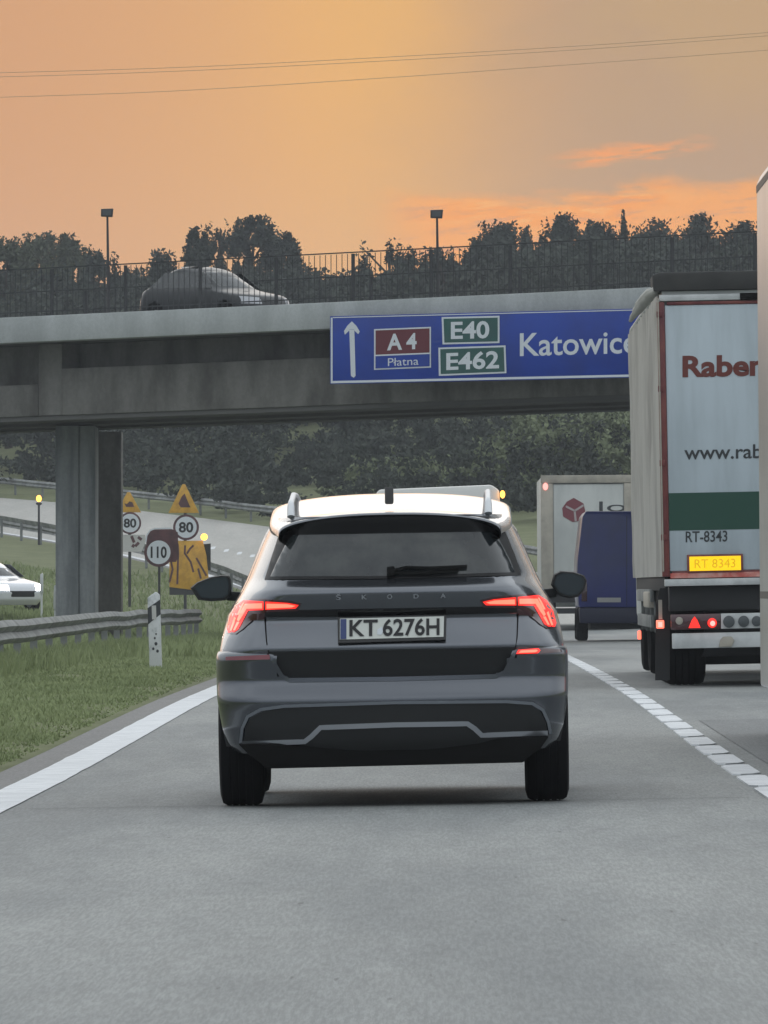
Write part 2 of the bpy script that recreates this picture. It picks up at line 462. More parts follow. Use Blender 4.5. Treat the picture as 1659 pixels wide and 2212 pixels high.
def pch(xs, ys):
    xs = np.array(xs, float); ys = np.array(ys, float)
    d = np.diff(ys) / np.diff(xs)
    m = np.zeros(len(xs)); m[0] = d[0]; m[-1] = d[-1]
    for i in range(1, len(xs) - 1):
        m[i] = 0 if d[i - 1] * d[i] <= 0 else 2 * d[i - 1] * d[i] / (d[i - 1] + d[i])
    def f(x):
        if x <= xs[0]: return float(ys[0] + m[0] * (x - xs[0]))
        if x >= xs[-1]: return float(ys[-1] + m[-1] * (x - xs[-1]))
        i = int(np.searchsorted(xs, x)) - 1
        h = xs[i + 1] - xs[i]; t = (x - xs[i]) / h
        return float((2 * t**3 - 3 * t**2 + 1) * ys[i] + (t**3 - 2 * t**2 + t) * h * m[i] + (-2 * t**3 + 3 * t**2) * ys[i + 1] + (t**3 - t**2) * h * m[i + 1])
    return f
def sst(x, a, b):
    t = min(1.0, max(0.0, (x - a) / (b - a)))
    return t * t * (3 - 2 * t)

# ------------------------------------------------------------------ the lie of the land
zr = pch([-300, -50, 0, 46, 82, 130, 175, 211, 235, 260, 300, 340, 400, 500, 1200],
         [0, 0, 0, 0, 0.075, 0.02, -0.13, -0.21, -0.16, 0.10, 1.5, 3.1, 5.3, 7.2, 8.0])
def curve(Y):
    return -((Y - 225.0) ** 2) / 900.0 if Y > 225 else 0.0
def road_z(X, Y):
    d = X - curve(Y)
    return zr(Y) + TILT * (max(-3.0, min(9.0, d)) + 0.28)
def ground_z(X, Y):
    d = X - curve(Y)
    z = zr(Y) + TILT * (max(-3.0, min(9.0, d)) + 0.28)
    if -2.75 < d < 8.9:
        return z - 0.12
    if d <= -2.75:
        z += 0.03 * sst(-d, 2.75, 3.4) + 0.55 * sst(-d, 6.5, 11.5) * sst(Y, 110, 200)
        z += 6.0 * sst(-d, 26, 90) * sst(Y, 150, 330)
        if -26 < d < -12.3:
            z -= 0.12 * sst(-d, 12.3, 12.6)
    else:
        z += 0.02 + 6.0 * sst(d, 11, 70)
    z += 1.5 * sst(Y, 370, 480)
    return z

def ribbon(fl, fr, Ys, cols, dz, zfun=road_z):
    mb = MB()
    for Y in Ys:
        a, b = fl(Y), fr(Y)
        for c in range(cols + 1):
            X = a + (b - a) * c / cols
            mb.v.append((X, Y, zfun(X, Y) + dz))
    n = cols + 1
    for i in range(len(Ys) - 1):
        for c in range(cols):
            mb.f.append((i * n + c, i * n + c + 1, (i + 1) * n + c + 1, (i + 1) * n + c))
    return mb
def frange(a, b, s):
    n = max(1, int(round((b - a) / s)))
    return [a + (b - a) * i / n for i in range(n + 1)]

YS = frange(-80, 0, 10)[:-1] + frange(0, 240, 3)[:-1] + frange(240, 480, 4)
g_x = [-260, -200, -160, -120, -90, -70, -55, -45, -36, -30, -26.2, -26, -23, -20, -17, -14, -12.6, -12.3, -11, -9.5, -8, -7, -6, -5, -4.4, -3.9, -3.4, -3.1, -2.9, -2.76, -2.70, 0, 4, 8.85, 8.95, 11, 14, 18, 24, 32, 42, 55, 70, 90, 120, 160, 200, 260]
g_y = frange(-200, 0, 20)[:-1] + frange(0, 120, 2.0)[:-1] + frange(120, 480, 5)[:-1] + frange(480, 1000, 20)
gm = MB()
for Y in g_y:
    for d in g_x:
        X = d + curve(Y)
        z = ground_z(X, Y)
        if d < -3.0 or d > 9.2:
            z += 0.05 * noise.noise(Vector((X * 0.9, Y * 0.25, 0))) * (1 if d < -3.4 else 0.3)
        gm.v.append((X, Y, z))
nx = len(g_x)
for i in range(len(g_y) - 1):
    for c in range(nx - 1):
        gm.f.append((i * nx + c, i * nx + c + 1, (i + 1) * nx + c + 1, (i + 1) * nx + c))
tag(gm.build('ground', M['soil'], recalc=False, smooth=180), kind='structure')

LL0, LL1 = -2.51, -2.247      # edge line
RL0, RL1 = 1.600, 1.768        # lane line
SH = -2.86
tag(ribbon(lambda Y: curve(Y) + LL0 - 0.01, lambda Y: curve(Y) + 8.9, YS, 12, 0.0).build('road', M['asphalt'], recalc=False, smooth=180), kind='structure')
def ragged(Y):
    return curve(Y) + SH + 0.055 * noise.noise(Vector((Y * 0.55, 2.0, 0))) + 0.03 * noise.noise(Vector((Y * 1.9, 5.0, 0)))
YS2 = frange(-40, 140, 0.5)[:-1] + frange(140, 480, 3)
tag(ribbon(lambda Y: curve(Y) + LL1, lambda Y: curve(Y) + 8.9, frange(246, 480, 4), 8, 0.004).build('sky_glow_road', M['sky_glow_road'], recalc=False, smooth=180), kind='structure')
tag(ribbon(ragged, lambda Y: curve(Y) + LL0 + 0.02, YS2, 2, -0.003).build('road_shoulder', M['shoulder'], recalc=False, smooth=180), kind='structure')
def wob(Y, k):
    return 0.010 * noise.noise(Vector((Y * 0.8, k, 0)))
tag(ribbon(lambda Y: curve(Y) + LL0 + wob(Y, 1), lambda Y: curve(Y) + LL1 + wob(Y, 9), YS2, 1, 0.005).build('edge_line', M['line'], recalc=False, smooth=180), kind='structure')
tag(ribbon(lambda Y: 1.9, lambda Y: 5.6, frange(10, 65, 1.0), 4, 0.004).build('road_patch', M['asphalt_patch'], recalc=False, smooth=180), kind='structure')
# transverse seam
M['tar'] = material('tar_seam', (0.06, 0.06, 0.062), 0.8, spec=0.2)
tag(ribbon(lambda Y: LL1 + 0.1, lambda Y: RL0 - 0.08, [43.18, 43.205], 14, 0.004).build('road_seam', M['tar'], recalc=False, smooth=180), kind='structure')
# lane line of raised blocks with narrow gaps
lm = MB()
Y = 26.4
while Y < 330:
    L = 2.70
    a, b = Y + 0.12, Y + L - 0.12
    x0, x1 = curve(Y) + RL0, curve(Y) + RL1
    c = 0.045
    ring = [(x0 + c, a), (x1 - c, a + 0.12), (x1, a + 0.35), (x1, b - 0.1), (x1 - c, b), (x0 + c, b - 0.12), (x0, b - 0.35), (x0, a + 0.1)]
    top = [(p[0], p[1], road_z(*p) + 0.010) for p in ring]
    bot = [(p[0], p[1], road_z(*p) - 0.002) for p in ring]
    n = len(ring)
    lm.add(top + bot, [tuple(range(n))] + [(i, n + i, n + (i + 1) % n, (i + 1) % n) for i in range(n)])
    Y += L
tag(lm.build('lane_line', M['line'], smooth=0), kind='structure')
# the opposite carriageway beyond the median
tag(ribbon(lambda Y: curve(Y) - 24.5, lambda Y: curve(Y) - 12.6, YS, 6, 0.13, ground_z).build('oncoming_road', M['asphalt'], recalc=False, smooth=180), kind='structure')

# grass blades on the verge and the median
rng = random.Random(4)
gb = MB()
def blade(x, y, z, h, wd, lean):
    a = rng.uniform(0, math.pi)
    ca, sa = math.cos(a) * wd, math.sin(a) * wd
    lx, ly = rng.uniform(-lean, lean), rng.uniform(-lean, lean)
    gb.add([(x - ca, y - sa, z), (x + ca, y + sa, z), (x + lx * 0.4 + ca * .6, y + ly * .4, z + h * 0.6), (x + lx, y + ly, z + h)], [(0, 1, 2), (0, 2, 3)])
for i in range(135000):
    Y = 26 + 99 * rng.random() ** 1.25
    lim = (0 - VPX) / F * Y
    x = rng.uniform(max(lim - 2.2, -8.5), ragged(Y) + 0.03)
    cl = noise.noise(Vector((x * 1.4, Y * 0.35, 3.0)))
    if rng.random() > 0.62 + cl * 0.7: continue
    e = min(1.0, (ragged(Y) - x) / 0.5 + 0.35)
    h = (0.028 + 0.028 * rng.random() + 0.03 * max(0, cl)) * e
    blade(x, Y, ground_z(x, Y) + 0.0, h, 0.004 + Y * 0.00007, h * 0.8)
for i in range(22000):
    Y = rng.uniform(125, 300)
    x = rng.uniform((0 - VPX) / F * Y - 2, -3.2 + curve(Y))
    h = rng.uniform(0.08, 0.25)
    blade(x, Y, ground_z(x, Y), h, 0.03, h * 0.5)
for i in range(16000):      # longer grass left standing under the guardrail
    Y = rng.uniform(92, 190)
    x = -5.45 + 0.25 * sst(Y, 120, 180) + rng.gauss(0, 0.22)
    h = rng.uniform(0.08, 0.28)
    blade(x, Y, ground_z(x, Y), h, 0.014, h * 0.4)
tag(gb.build('grass', M['grass'], recalc=False, smooth=0), 'mown green grass on the verge beside the road', kind='stuff')

# ------------------------------------------------------------------ the grey SUV
def smooth_table(zs, vals, levels, passes=2):
    a = np.interp(levels, zs, vals)
    for _ in range(passes):
        b = a.copy()
        b[1:-1] = (a[:-2] + 2 * a[1:-1] + a[2:]) / 4
        a = b
    return a
class Shell:
    """stacked plan outlines: half width W, rear end YR, front end YF at each height"""
    def __init__(self, tab, dz=0.0125, B=0.09, Rr=0.20, Bf=0.22, Rf=0.35, passes=2):
        zs = [r[0] for r in tab]
        self.lv = np.array(frange(zs[0], zs[-1], dz))
        self.W = smooth_table(zs, [r[1] for r in tab], self.lv, passes)
        self.YR = smooth_table(zs, [r[2] for r in tab], self.lv, passes)
        self.YF = smooth_table(zs, [r[3] for r in tab], self.lv, passes)
        self.B, self.Rr, self.Bf, self.Rf = B, Rr, Bf, Rf
    def w(self, z): return float(np.interp(z, self.lv, self.W))
    swell = 0.0
    def side(self, y, z):
        """half width further forward: the flanks swell a little ahead of the tail"""
        g = sst(y, 0.35, 1.5) * (1 - sst(y, 2.6, 4.0))
        return self.w(z) + self.swell * (0.35 + 0.65 * sst(z, 0.75, 1.15)) * g
    deep = 0.0
    def _c(self, x, W, Rr, D=None):
        t = min(1.0, max(0.0, (abs(x) - (W - Rr)) / Rr))
        return (D or Rr) * (1 - math.sqrt(max(0.0, 1 - t * t)))
    def rear(self, x, z):
        W = self.w(z); x = max(-W, min(W, x))
        return float(np.interp(z, self.lv, self.YR)) + self.B * (x / W) ** 2 + self._c(x, W, self.Rr, self.Rr + self.deep * sst(z, 0.70, 1.12))
    def front(self, x, z):
        W = self.w(z); x = max(-W, min(W, x))
        return float(np.interp(z, self.lv, self.YF)) - self.Bf * (x / W) ** 2 - self._c(x, W, self.Rf)
    def outline(self, z, ny=36, rear_only=None):
        W = self.w(z)
        xs = [W * math.sin(math.pi / 2 * t) for t in np.linspace(-1, 1, 41)]
        xs = sorted(set([round(q, 5) for q in xs]))
        rear = [(x, self.rear(x, z)) for x in xs]
        if rear_only is not None:
            y1 = rear[-1][1]
            side = [y1 + (rear_only - y1) * (i + 1) / 6 for i in range(6)]
            return [(-W, y) for y in reversed(side)] + rear + [(W, y) for y in side]
        fr = [(x, self.front(x, z)) for x in reversed(xs)]
        ya, yb = rear[-1][1], fr[0][1]
        ys = [ya + (yb - ya) * (i + 1) / (ny + 1) for i in range(ny)]
        return rear + [(self.side(y, z), y) for y in ys] + fr + [(-self.side(y, z), y) for y in reversed(ys)]
    def mesh(self, holes=(), rear_only=None, cap=True):
        mb = MB()
        rings = [self.outline(z, rear_only=rear_only) for z in self.lv]
        n = len(rings[0])
        for z, rg in zip(self.lv, rings):
            mb.v += [(p[0], p[1], float(z)) for p in rg]
        for i in range(len(rings) - 1):
            for k in range(n if rear_only is None else n - 1):
                k2 = (k + 1) % n
                q = (i * n + k, i * n + k2, (i + 1) * n + k2, (i + 1) * n + k)
                c = [sum(mb.v[j][a] for j in q) / 4 for a in range(3)]
                if any(math.hypot(c[1] - hy, c[2] - hz) < hr and abs(c[0]) > 0.55 and abs(c[0]) > self.w(c[2]) - 0.015 for hy, hz, hr in holes):
                    continue
                mb.f.append(q)
        if cap:
            mb.f.append(tuple((len(rings) - 1) * n + k for k in range(n)))
            if rear_only is None:
                mb.f.append(tuple(n - 1 - k for k in range(n)))
        return mb
def resample(poly, step, closed=True):
    out = []
    n = len(poly)
    for i in range(n if closed else n - 1):
        a, b = poly[i], poly[(i + 1) % n]
        k = max(1, int(math.hypot(b[0] - a[0], b[1] - a[1]) / step))
        for j in range(k):
            out.append((a[0] + (b[0] - a[0]) * j / k, a[1] + (b[1] - a[1]) * j / k))
    if not closed: out.append(poly[-1])
    return out
def inside(p, poly):
    c = False
    j = len(poly) - 1
    for i in range(len(poly)):
        if (poly[i][1] > p[1]) != (poly[j][1] > p[1]) and p[0] < (poly[j][0] - poly[i][0]) * (p[1] - poly[i][1]) / (poly[j][1] - poly[i][1]) + poly[i][0]:
            c = not c
        j = i
    return c
def patch(poly, surf, off=0.006, thick=0.02, step=0.03, sign=-1, axis='y', mb=None):
    """a sheet of the given outline (a, z) lying on surf(a, z); sign is the outward direction"""
    b = resample(poly, step)
    pts = list(b)
    xs = [p[0] for p in poly]; zs = [p[1] for p in poly]
    x = min(xs) + step
    while x < max(xs):
        z = min(zs) + step
        while z < max(zs):
            if inside((x, z), poly):
                d = min((x - q[0]) ** 2 + (z - q[1]) ** 2 for q in b)
                if d > (step * 0.5) ** 2: pts.append((x, z))
            z += step
        x += step
    n = len(b)
    r = delaunay_2d_cdt([Vector(p) for p in pts], [(i, (i + 1) % n) for i in range(n)], [], 1, 1e-6)
    vs2, fs = r[0], r[2]
    nn = len(vs2)
    mb = mb or MB()
    def P(p, o):
        s = surf(p[0], p[1]) + sign * o
        return (p[0], s, p[1]) if axis == 'y' else (s, p[0], p[1])
    top = [P(p, off) for p in vs2]
    bot = [P(p, -thick) for p in vs2]
    ec = {}
    for f in fs:
        for i in range(3):
            e = tuple(sorted((f[i], f[(i + 1) % 3])))
            ec[e] = ec.get(e, 0) + 1
    faces = [tuple(f) for f in fs] + [tuple(nn + i for i in reversed(f)) for f in fs]
    for (a, c), k in ec.items():
        if k == 1: faces.append((a, c, nn + c, nn + a))
    mb.add(top + bot, faces)
    return mb
def strip(path, wd):
    """outline of a band of width wd round an open path"""
    L, Rr = [], []
    for i, p in enumerate(path):
        a = path[max(0, i - 1)]; b = path[min(len(path) - 1, i + 1)]
        d = Vector((b[0] - a[0], b[1] - a[1])).normalized()
        nn = Vector((-d.y, d.x)) * wd / 2
        L.append((p[0] + nn.x, p[1] + nn.y)); Rr.append((p[0] - nn.x, p[1] - nn.y))
    return L + Rr[::-1]
def mirror(poly):
    return [(-p[0], p[1]) for p in reversed(poly)]

def wheel(parent, x, y, z, r, wd, rim_mat=None, name='wheel', n=40, out=1):
    h = wd / 2
    prof = [(-h * 0.8, r * 0.62), (-h * 0.98, r * 0.70), (-h, r * 0.84), (-h * 0.9, r * 0.955), (-h * 0.72, r * 0.99)]
    for k in range(4):      # tread grooves
        c = -h * 0.48 + k * h * 0.32
        prof += [(c - 0.006, r), (c - 0.004, r * 0.985), (c + 0.004, r * 0.985), (c + 0.006, r)]
    prof += [(h * 0.72, r * 0.99), (h * 0.9, r * 0.955), (h, r * 0.84), (h * 0.98, r * 0.70), (h * 0.8, r * 0.62)]
    t = MB().lathe_x(prof, x, y, z, n).build(name, M['rubber'], parent)
    rm = MB().lathe_x([(out * h * 0.55, 0.001), (out * h * 0.62, r * 0.12), (out * h * 0.45, r * 0.2), (out * h * 0.5, r * 0.5), (out * h * 0.8, r * 0.63), (-out * h * 0.8, r * 0.63), (-out * h * 0.8, 0.001)], x, y, z, n)
    rm.build('rim', rim_mat or M['alloy'], t)
    return t

SUV_TAB = [  # z, half width, rear, front
    (0.30, 0.835, 0.15, 4.12), (0.45, 0.865, 0.12, 4.20), (0.60, 0.876, 0.10, 4.22), (0.64, 0.878, 0.090, 4.22), (0.70, 0.877, 0.075, 4.20),
    (0.78, 0.872, 0.046, 4.16), (0.80, 0.870, 0.040, 4.15), (0.86, 0.862, 0.066, 4.05), (0.95, 0.842, 0.112, 3.75), (0.965, 0.838, 0.082, 3.6),
    (0.985, 0.828, 0.074, 3.45), (1.03, 0.802, 0.052, 3.22), (1.085, 0.766, 0.036, 3.14), (1.105, 0.756, 0.068, 3.10), (1.15, 0.734, 0.150, 3.04),
    (1.24, 0.696, 0.195, 2.90), (1.34, 0.655, 0.246, 2.74), (1.37, 0.641, 0.252, 2.70), (1.40, 0.626, 0.238, 2.64), (1.43, 0.600, 0.222, 2.58), (1.462, 0.578, 0.225, 2.50)]
SUVR = R(-1.0)
suv = thing('grey_car', (-0.282, 42.58, 0.0), 'dark grey SUV seen from behind, brake lights lit, roof rails on top', 'car', rot=(0, SUVR, 0))
S = Shell(SUV_TAB, Rr=0.22, passes=1)
S.swell = 0.014
S.deep = 0.50
S.mesh(holes=[(0.74, 0.33, 0.385), (3.39, 0.33, 0.385)]).build('body', M['paint'], suv, smooth=50)
def zc(zx, zy):
    z = (1312 - zy) * 0.001249
    return ((zx - (852 - 22 * (1312 - zy) / 1257)) * 0.001249, z)
def P(*pts):
    return [zc(*p) for p in pts]
# roof
rf = MB()
ztop = pch([0.20, 0.30, 0.55, 0.9, 1.3, 1.8, 2.3, 2.7], [1.476, 1.482, 1.492, 1.520, 1.560, 1.590, 1.582, 1.545])
wr = pch([0.20, 0.5, 1.0, 2.0, 2.7], [0.562, 0.592, 0.622, 0.624, 0.585])
rys = [0.200, 0.208, 0.225] + frange(0.26, 2.7, 0.1)
NS = 36
for j, yv in enumerate(rys):
    ww, zt = wr(yv), ztop(yv)
    lip = 0.010 if j == 0 else (0.003 if j == 1 else 0.0)
    for k in range(NS + 1):
        t = -math.pi / 2 + math.pi * k / NS
        sx = math.copysign(abs(math.sin(t)) ** 0.62, math.sin(t)); cz = abs(math.cos(t)) ** 0.55
        x = ww * sx
        yb = 0.10 * (sx ** 2) * max(0, 1 - (yv - 0.22) / 0.5)
        z = zt - lip - 0.085 * (1 - cz) - 0.030 * sx * sx
        rf.v.append((x, yv + yb, z))
n = NS + 1
for j in range(len(rys) - 1):
    for k in range(NS):
        rf.f.append((j * n + k, j * n + k + 1, (j + 1) * n + k + 1, (j + 1) * n + k))
o0 = len(rf.v)
for k in range(n):
    x, y, z = rf.v[k]
    rf.v.append((x * 0.99, y + 0.02, z - 0.012)); rf.v.append((x * 0.97, 0.45, z - 0.02))
for k in range(NS):
    rf.f.append((k, o0 + 2 * k, o0 + 2 * k + 2, k + 1))
    rf.f.append((o0 + 2 * k, o0 + 2 * k + 1, o0 + 2 * k + 3, o0 + 2 * k + 2))
rf.build('roof', M['paint'], suv, smooth=40)
# rear window: dark surround with the pane on it
wsur = P((386, 192), (398, 168), (420, 155), (520, 146), (852, 140), (1150, 145), (1252, 154), (1276, 168), (1290, 192), (1312, 240), (1340, 310), (1364, 392), (852, 397), (326, 392), (350, 310), (372, 240))
ws = patch(wsur, S.rear, 0.006, 0.02).build('rear_window', M['frit'], suv, smooth=30)
pane = P((442, 214), (1240, 214), (1270, 236), (1320, 330), (1338, 380), (852, 386), (350, 380), (376, 320), (420, 232))
patch(pane, S.rear, 0.010, 0.004).build('pane', M['glass'], ws, smooth=30)
# wiper, high aerial
wp = patch(strip(P((835, 366), (900, 352), (1000, 356), (1145, 352)), 0.014), S.rear, 0.03, -0.012, 0.02)
patch(P((822, 350), (850, 346), (862, 372), (850, 384), (822, 384)), S.rear, 0.035, -0.008, 0.02, mb=wp)
patch(strip(P((850, 374), (1000, 376), (1110, 366)), 0.016), S.rear, 0.026, -0.012, 0.02, mb=wp)
wp.build('wiper', M['matt_black'], suv)
an = MB()
an.prism([(0.50, 1.52), (0.72, 1.535), (0.66, 1.58), (0.62, 1.605), (0.585, 1.61), (0.56, 1.59)], -0.022, 0.022, 'x')
an.v = [(x - 0.002, y, z) for x, y, z in an.v]
an.build('aerial', M['plastic'], suv, bevel=0.008)
# roof rails
for s in (-1, 1):
    pts = [(s * 0.500, 0.46, 1.465), (s * 0.500, 0.485, 1.515), (s * 0.500, 0.56, 1.536), (s * 0.502, 0.9, 1.552), (s * 0.504, 1.5, 1.586), (s * 0.502, 2.1, 1.588), (s * 0.495, 2.45, 1.560), (s * 0.490, 2.6, 1.52)]
    MB().tube(pts, [0.020, 0.019, 0.016, 0.015, 0.015, 0.015, 0.017, 0.018], 10).build('roof_rail', M['rail_silver'], suv, smooth=60)
# black strip under the tailgate lip with the lamps' lower lenses
blk = patch(P((330, 519), (1350, 519), (1350, 543), (1060, 547), (600, 547), (330, 543)), S.rear, 0.005, 0.02)
blk.build('lip_strip', M['gloss_black'], suv)
# tail lamps
lamp_dark = P((478, 494), (465, 520), (330, 524), (330, 552), (278, 556), (240, 590), (212, 609), (170, 608), (163, 590), (174, 540), (198, 492), (232, 466), (330, 470), (430, 482))
lit = P((468, 497), (455, 511), (322, 514), (262, 516), (246, 545), (222, 590), (205, 601), (178, 603), (171, 588), (181, 540), (206, 495), (240, 473), (330, 480), (425, 488))
bar = P((455, 500), (440, 506), (338, 509), (338, 489), (420, 492))
bar2 = P((320, 487), (320, 508), (255, 508), (236, 540), (222, 560), (214, 552), (228, 520), (246, 488))
slats = [P((226, 562), (208, 594), (200, 594), (215, 560)), P((210, 545), (193, 596), (185, 596), (202, 540)), P((228, 500), (238, 484), (244, 484), (222, 532), (214, 532))]
gapl = P((333, 476), (333, 520), (326, 520), (326, 474))
for s in (-1, 1):
    f = (lambda q: q) if s < 0 else mirror
    base = patch(f(lamp_dark), S.rear, 0.007, 0.02, 0.02).build('tail_lamp', M['red_dark'], suv, smooth=30)
    patch(f(lit), S.rear, 0.011, 0.003, 0.02).build('lit_lens', M['red_lit'], base, smooth=30)
    lb = patch(f(bar), S.rear, 0.014, 0.002, 0.02)
    patch(f(bar2), S.rear, 0.014, 0.002, 0.02, mb=lb)
    for q in slats:
        patch(f(q), S.rear, 0.014, 0.002, 0.02, mb=lb)
    lb.build('light_bar', M['red_hot'], base, smooth=30)
    patch(f(gapl), S.rear, 0.017, 0.0, 0.02).build('lens_gap', M['red_dark'], base)
# tailgate seams
sm = patch(strip(P((330, 520), (331, 560), (338, 640), (346, 684), (372, 738), (398, 782)), 0.0055), S.rear, 0.004, 0.01, 0.03).build('tailgate_seam', M['matt_black'], suv)
patch(strip(P((1351, 520), (1350, 560), (1346, 640), (1340, 684), (1318, 738), (1298, 780)), 0.0055), S.rear, 0.004, 0.01, 0.03).build('tailgate_seam', M['matt_black'], suv)
# darker panel low on the tailgate
patch(P((346, 684), (1341, 682), (1320, 738), (1298, 775), (1262, 792), (852, 797), (430, 795), (398, 780), (372, 738)), S.rear, 0.008, 0.03).build('tailgate_dark_panel', M['plastic'], suv, smooth=30)
# bumper
BT = [(0.275, 0.800, 0.085, 4), (0.32, 0.838, 0.045, 4), (0.40, 0.862, 0.020, 4), (0.50, 0.878, 0.004, 4), (0.535, 0.883, 0.0, 4), (0.56, 0.886, 0.006, 4),
      (0.62, 0.888, 0.040, 4), (0.64, 0.888, 0.046, 4), (0.70, 0.889, 0.036, 4), (0.750, 0.888, 0.026, 4), (0.778, 0.884, 0.034, 4), (0.790, 0.878, 0.07, 4)]
BS = Shell(BT, dz=0.008, B=0.10, Rr=0.21, passes=1)
b_low = P((398, 790), (1298, 790))
bmb = BS.mesh(rear_only=0.62, cap=True)
# leave the tailgate's lower end open: drop bumper faces in front of that panel
dark_panel_poly = P((346, 660), (1341, 660), (1320, 738), (1296, 776), (1262, 793), (852, 797), (430, 796), (396, 780), (372, 738))
def keep(f):
    c = [sum(bmb.v[j][a] for j in f) / len(f) for a in range(3)]
    if len(f) > 4: return False
    return not (c[1] < 0.3 and inside((c[0], c[2]), dark_panel_poly))
bmb.f = [f for f in bmb.f if keep(f)]
bmp = bmb.build('rear_bumper', M['bumper_paint'], suv, smooth=50)
# ledge between bumper and body, edged neatly
lg = patch(strip(P((356, 690), (374, 738), (400, 782), (430, 798), (852, 800), (1262, 797), (1298, 780), (1320, 738), (1338, 690)), 0.022), BS.rear, 0.003, 0.05, 0.03)
lg.build('bumper_edge', M['bumper_paint'], suv, smooth=30)
# reflectors
patch(P((172, 700), (350, 694), (353, 708), (352, 713), (172, 714)), BS.rear, 0.006, 0.02, 0.02).build('reflector', M['red_lens'], suv)
rr = patch(P((1340, 690), (1440, 686), (1525, 694), (1528, 704), (1440, 710), (1342, 712)), BS.rear, 0.005, 0.02, 0.02).build('reflector', M['red_dark'], suv)
tag(rr, 'reflector with its inner half lit')
fl = patch(P((1342, 708), (1350, 692), (1432, 687), (1440, 696), (1430, 707)), BS.rear, 0.010, 0.003, 0.02).build('fog_lamp', M['red_lit'], rr)
patch(P((1352, 704), (1360, 695), (1424, 692), (1430, 697), (1420, 703)), BS.rear, 0.013, 0.002, 0.02).build('light_bar', M['red_hot'], rr)
# black grille insert with its silver outlines
ins = P((246, 1040), (252, 985), (275, 945), (330, 920), (420, 908), (852, 902), (1300, 906), (1400, 916), (1440, 940), (1462, 985), (1470, 1035),
        (1205, 1040), (1145, 992), (852, 992), (556, 994), (495, 1052))
patch(ins, BS.rear, 0.006, 0.02).build('bumper_insert', M['plastic'], suv, smooth=30)
arch = P((232, 1050), (240, 990), (262, 942), (315, 914), (410, 902), (852, 895), (1300, 899), (1408, 909), (1450, 936), (1472, 985), (1482, 1034))
patch(strip(resample(arch, 0.03, False), 0.015), BS.rear, 0.012, 0.015, 0.02).build('bumper_moulding', M['moulding'], suv, smooth=30)
low = P((236, 1052), (380, 1048), (492, 1046), (520, 1025), (556, 990), (852, 984), (1146, 985), (1175, 1005), (1204, 1033), (1330, 1030), (1470, 1030))
patch(strip(resample(low, 0.03, False), 0.025), BS.rear, 0.014, 0.02, 0.02).build('skid_trim', M['chrome'], suv, smooth=30)
patch(P((228, 1054), (492, 1052), (556, 996), (1146, 992), (1204, 1039), (1474, 1036), (1440, 1084), (262, 1088)), BS.rear, 0.007, 0.02).build('lower_valance', M['plastic'], suv, smooth=30)
# valance, underbody, exhaust pan
und = MB()
und.prism(P((225, 1050), (495, 1050), (556, 1000), (1146, 998), (1205, 1045), (1475, 1042), (1440, 1090), (1385, 1130), (1370, 1145), (340, 1152), (320, 1135), (262, 1090)), 0.075, 0.5)
und.box(-0.62, 0.62, 0.5, 3.9, 0.21, 0.34)
und.build('underbody', M['matt_black'], suv, bevel=0.008)
patch(P((580, 1046), (1130, 1044), (1130, 1056), (580, 1058)), lambda x, z: 0.075, 0.006, 0.02, 0.05).build('valance_strip', M['plastic'], suv)
# number plate
pza, pzb = zc(842, 650)[1], zc(842, 548)[1]
pya, pyb = S.rear(0.1, pza) - 0.012, S.rear(0.1, pzb) - 0.016
pf = lambda x, z: pya + (pyb - pya) * (z - pza) / (pzb - pza)
pl = patch(P((624, 548), (1062, 546), (1060, 646), (626, 652)), pf, 0.012, 0.03, 0.2).build('number_plate', M['gloss_black'], suv)
patch(P((634, 554), (1052, 552), (1050, 634), (634, 638)), pf, 0.016, 0.002, 0.1).build('plate_face', M['plate_white'], pl)
patch(P((636, 556), (660, 556), (660, 636), (636, 636)), pf, 0.0185, 0.001, 0.1).build('country_band', M['plate_blue'], pl)
tm = MB()
def plate_txt(s, x0, x1, y0, y1):
    def fn(uu, vv):
        a = zc(x0 + (x1 - x0) * uu, y1 + (y0 - y1) * vv)
        return (a[0], pf(*a) - 0.020, a[1])
    add_text(tm, s, fn, 0.02)
plate_txt('KT', 672, 786, 560, 626)
plate_txt('6276H', 806, 1034, 558, 628)
tm.build('plate_number', M['ink'], pl, smooth=0, recalc=False)
patch(P((784, 600), (802, 590), (808, 606), (800, 622), (784, 620)), pf, 0.0195, 0.001, 0.1).build('sticker', M['sign_white'], pl)
# five raised letters across the tailgate
for ch, xx in zip('\u0160KODA', (628, 732, 834, 940, 1048)):
    h = 24 if ch == '\u0160' else 18
    def fn(uu, vv, xx=xx, h=h):
        a = zc(xx - 10 + 20 * uu, 478 - h * vv)
        return (a[0], S.rear(*a) - 0.006, a[1])
    lt = MB()
    add_text(lt, ch, fn, 0.01)
    lt.build('letter', M['chrome'], suv, smooth=0, recalc=False)
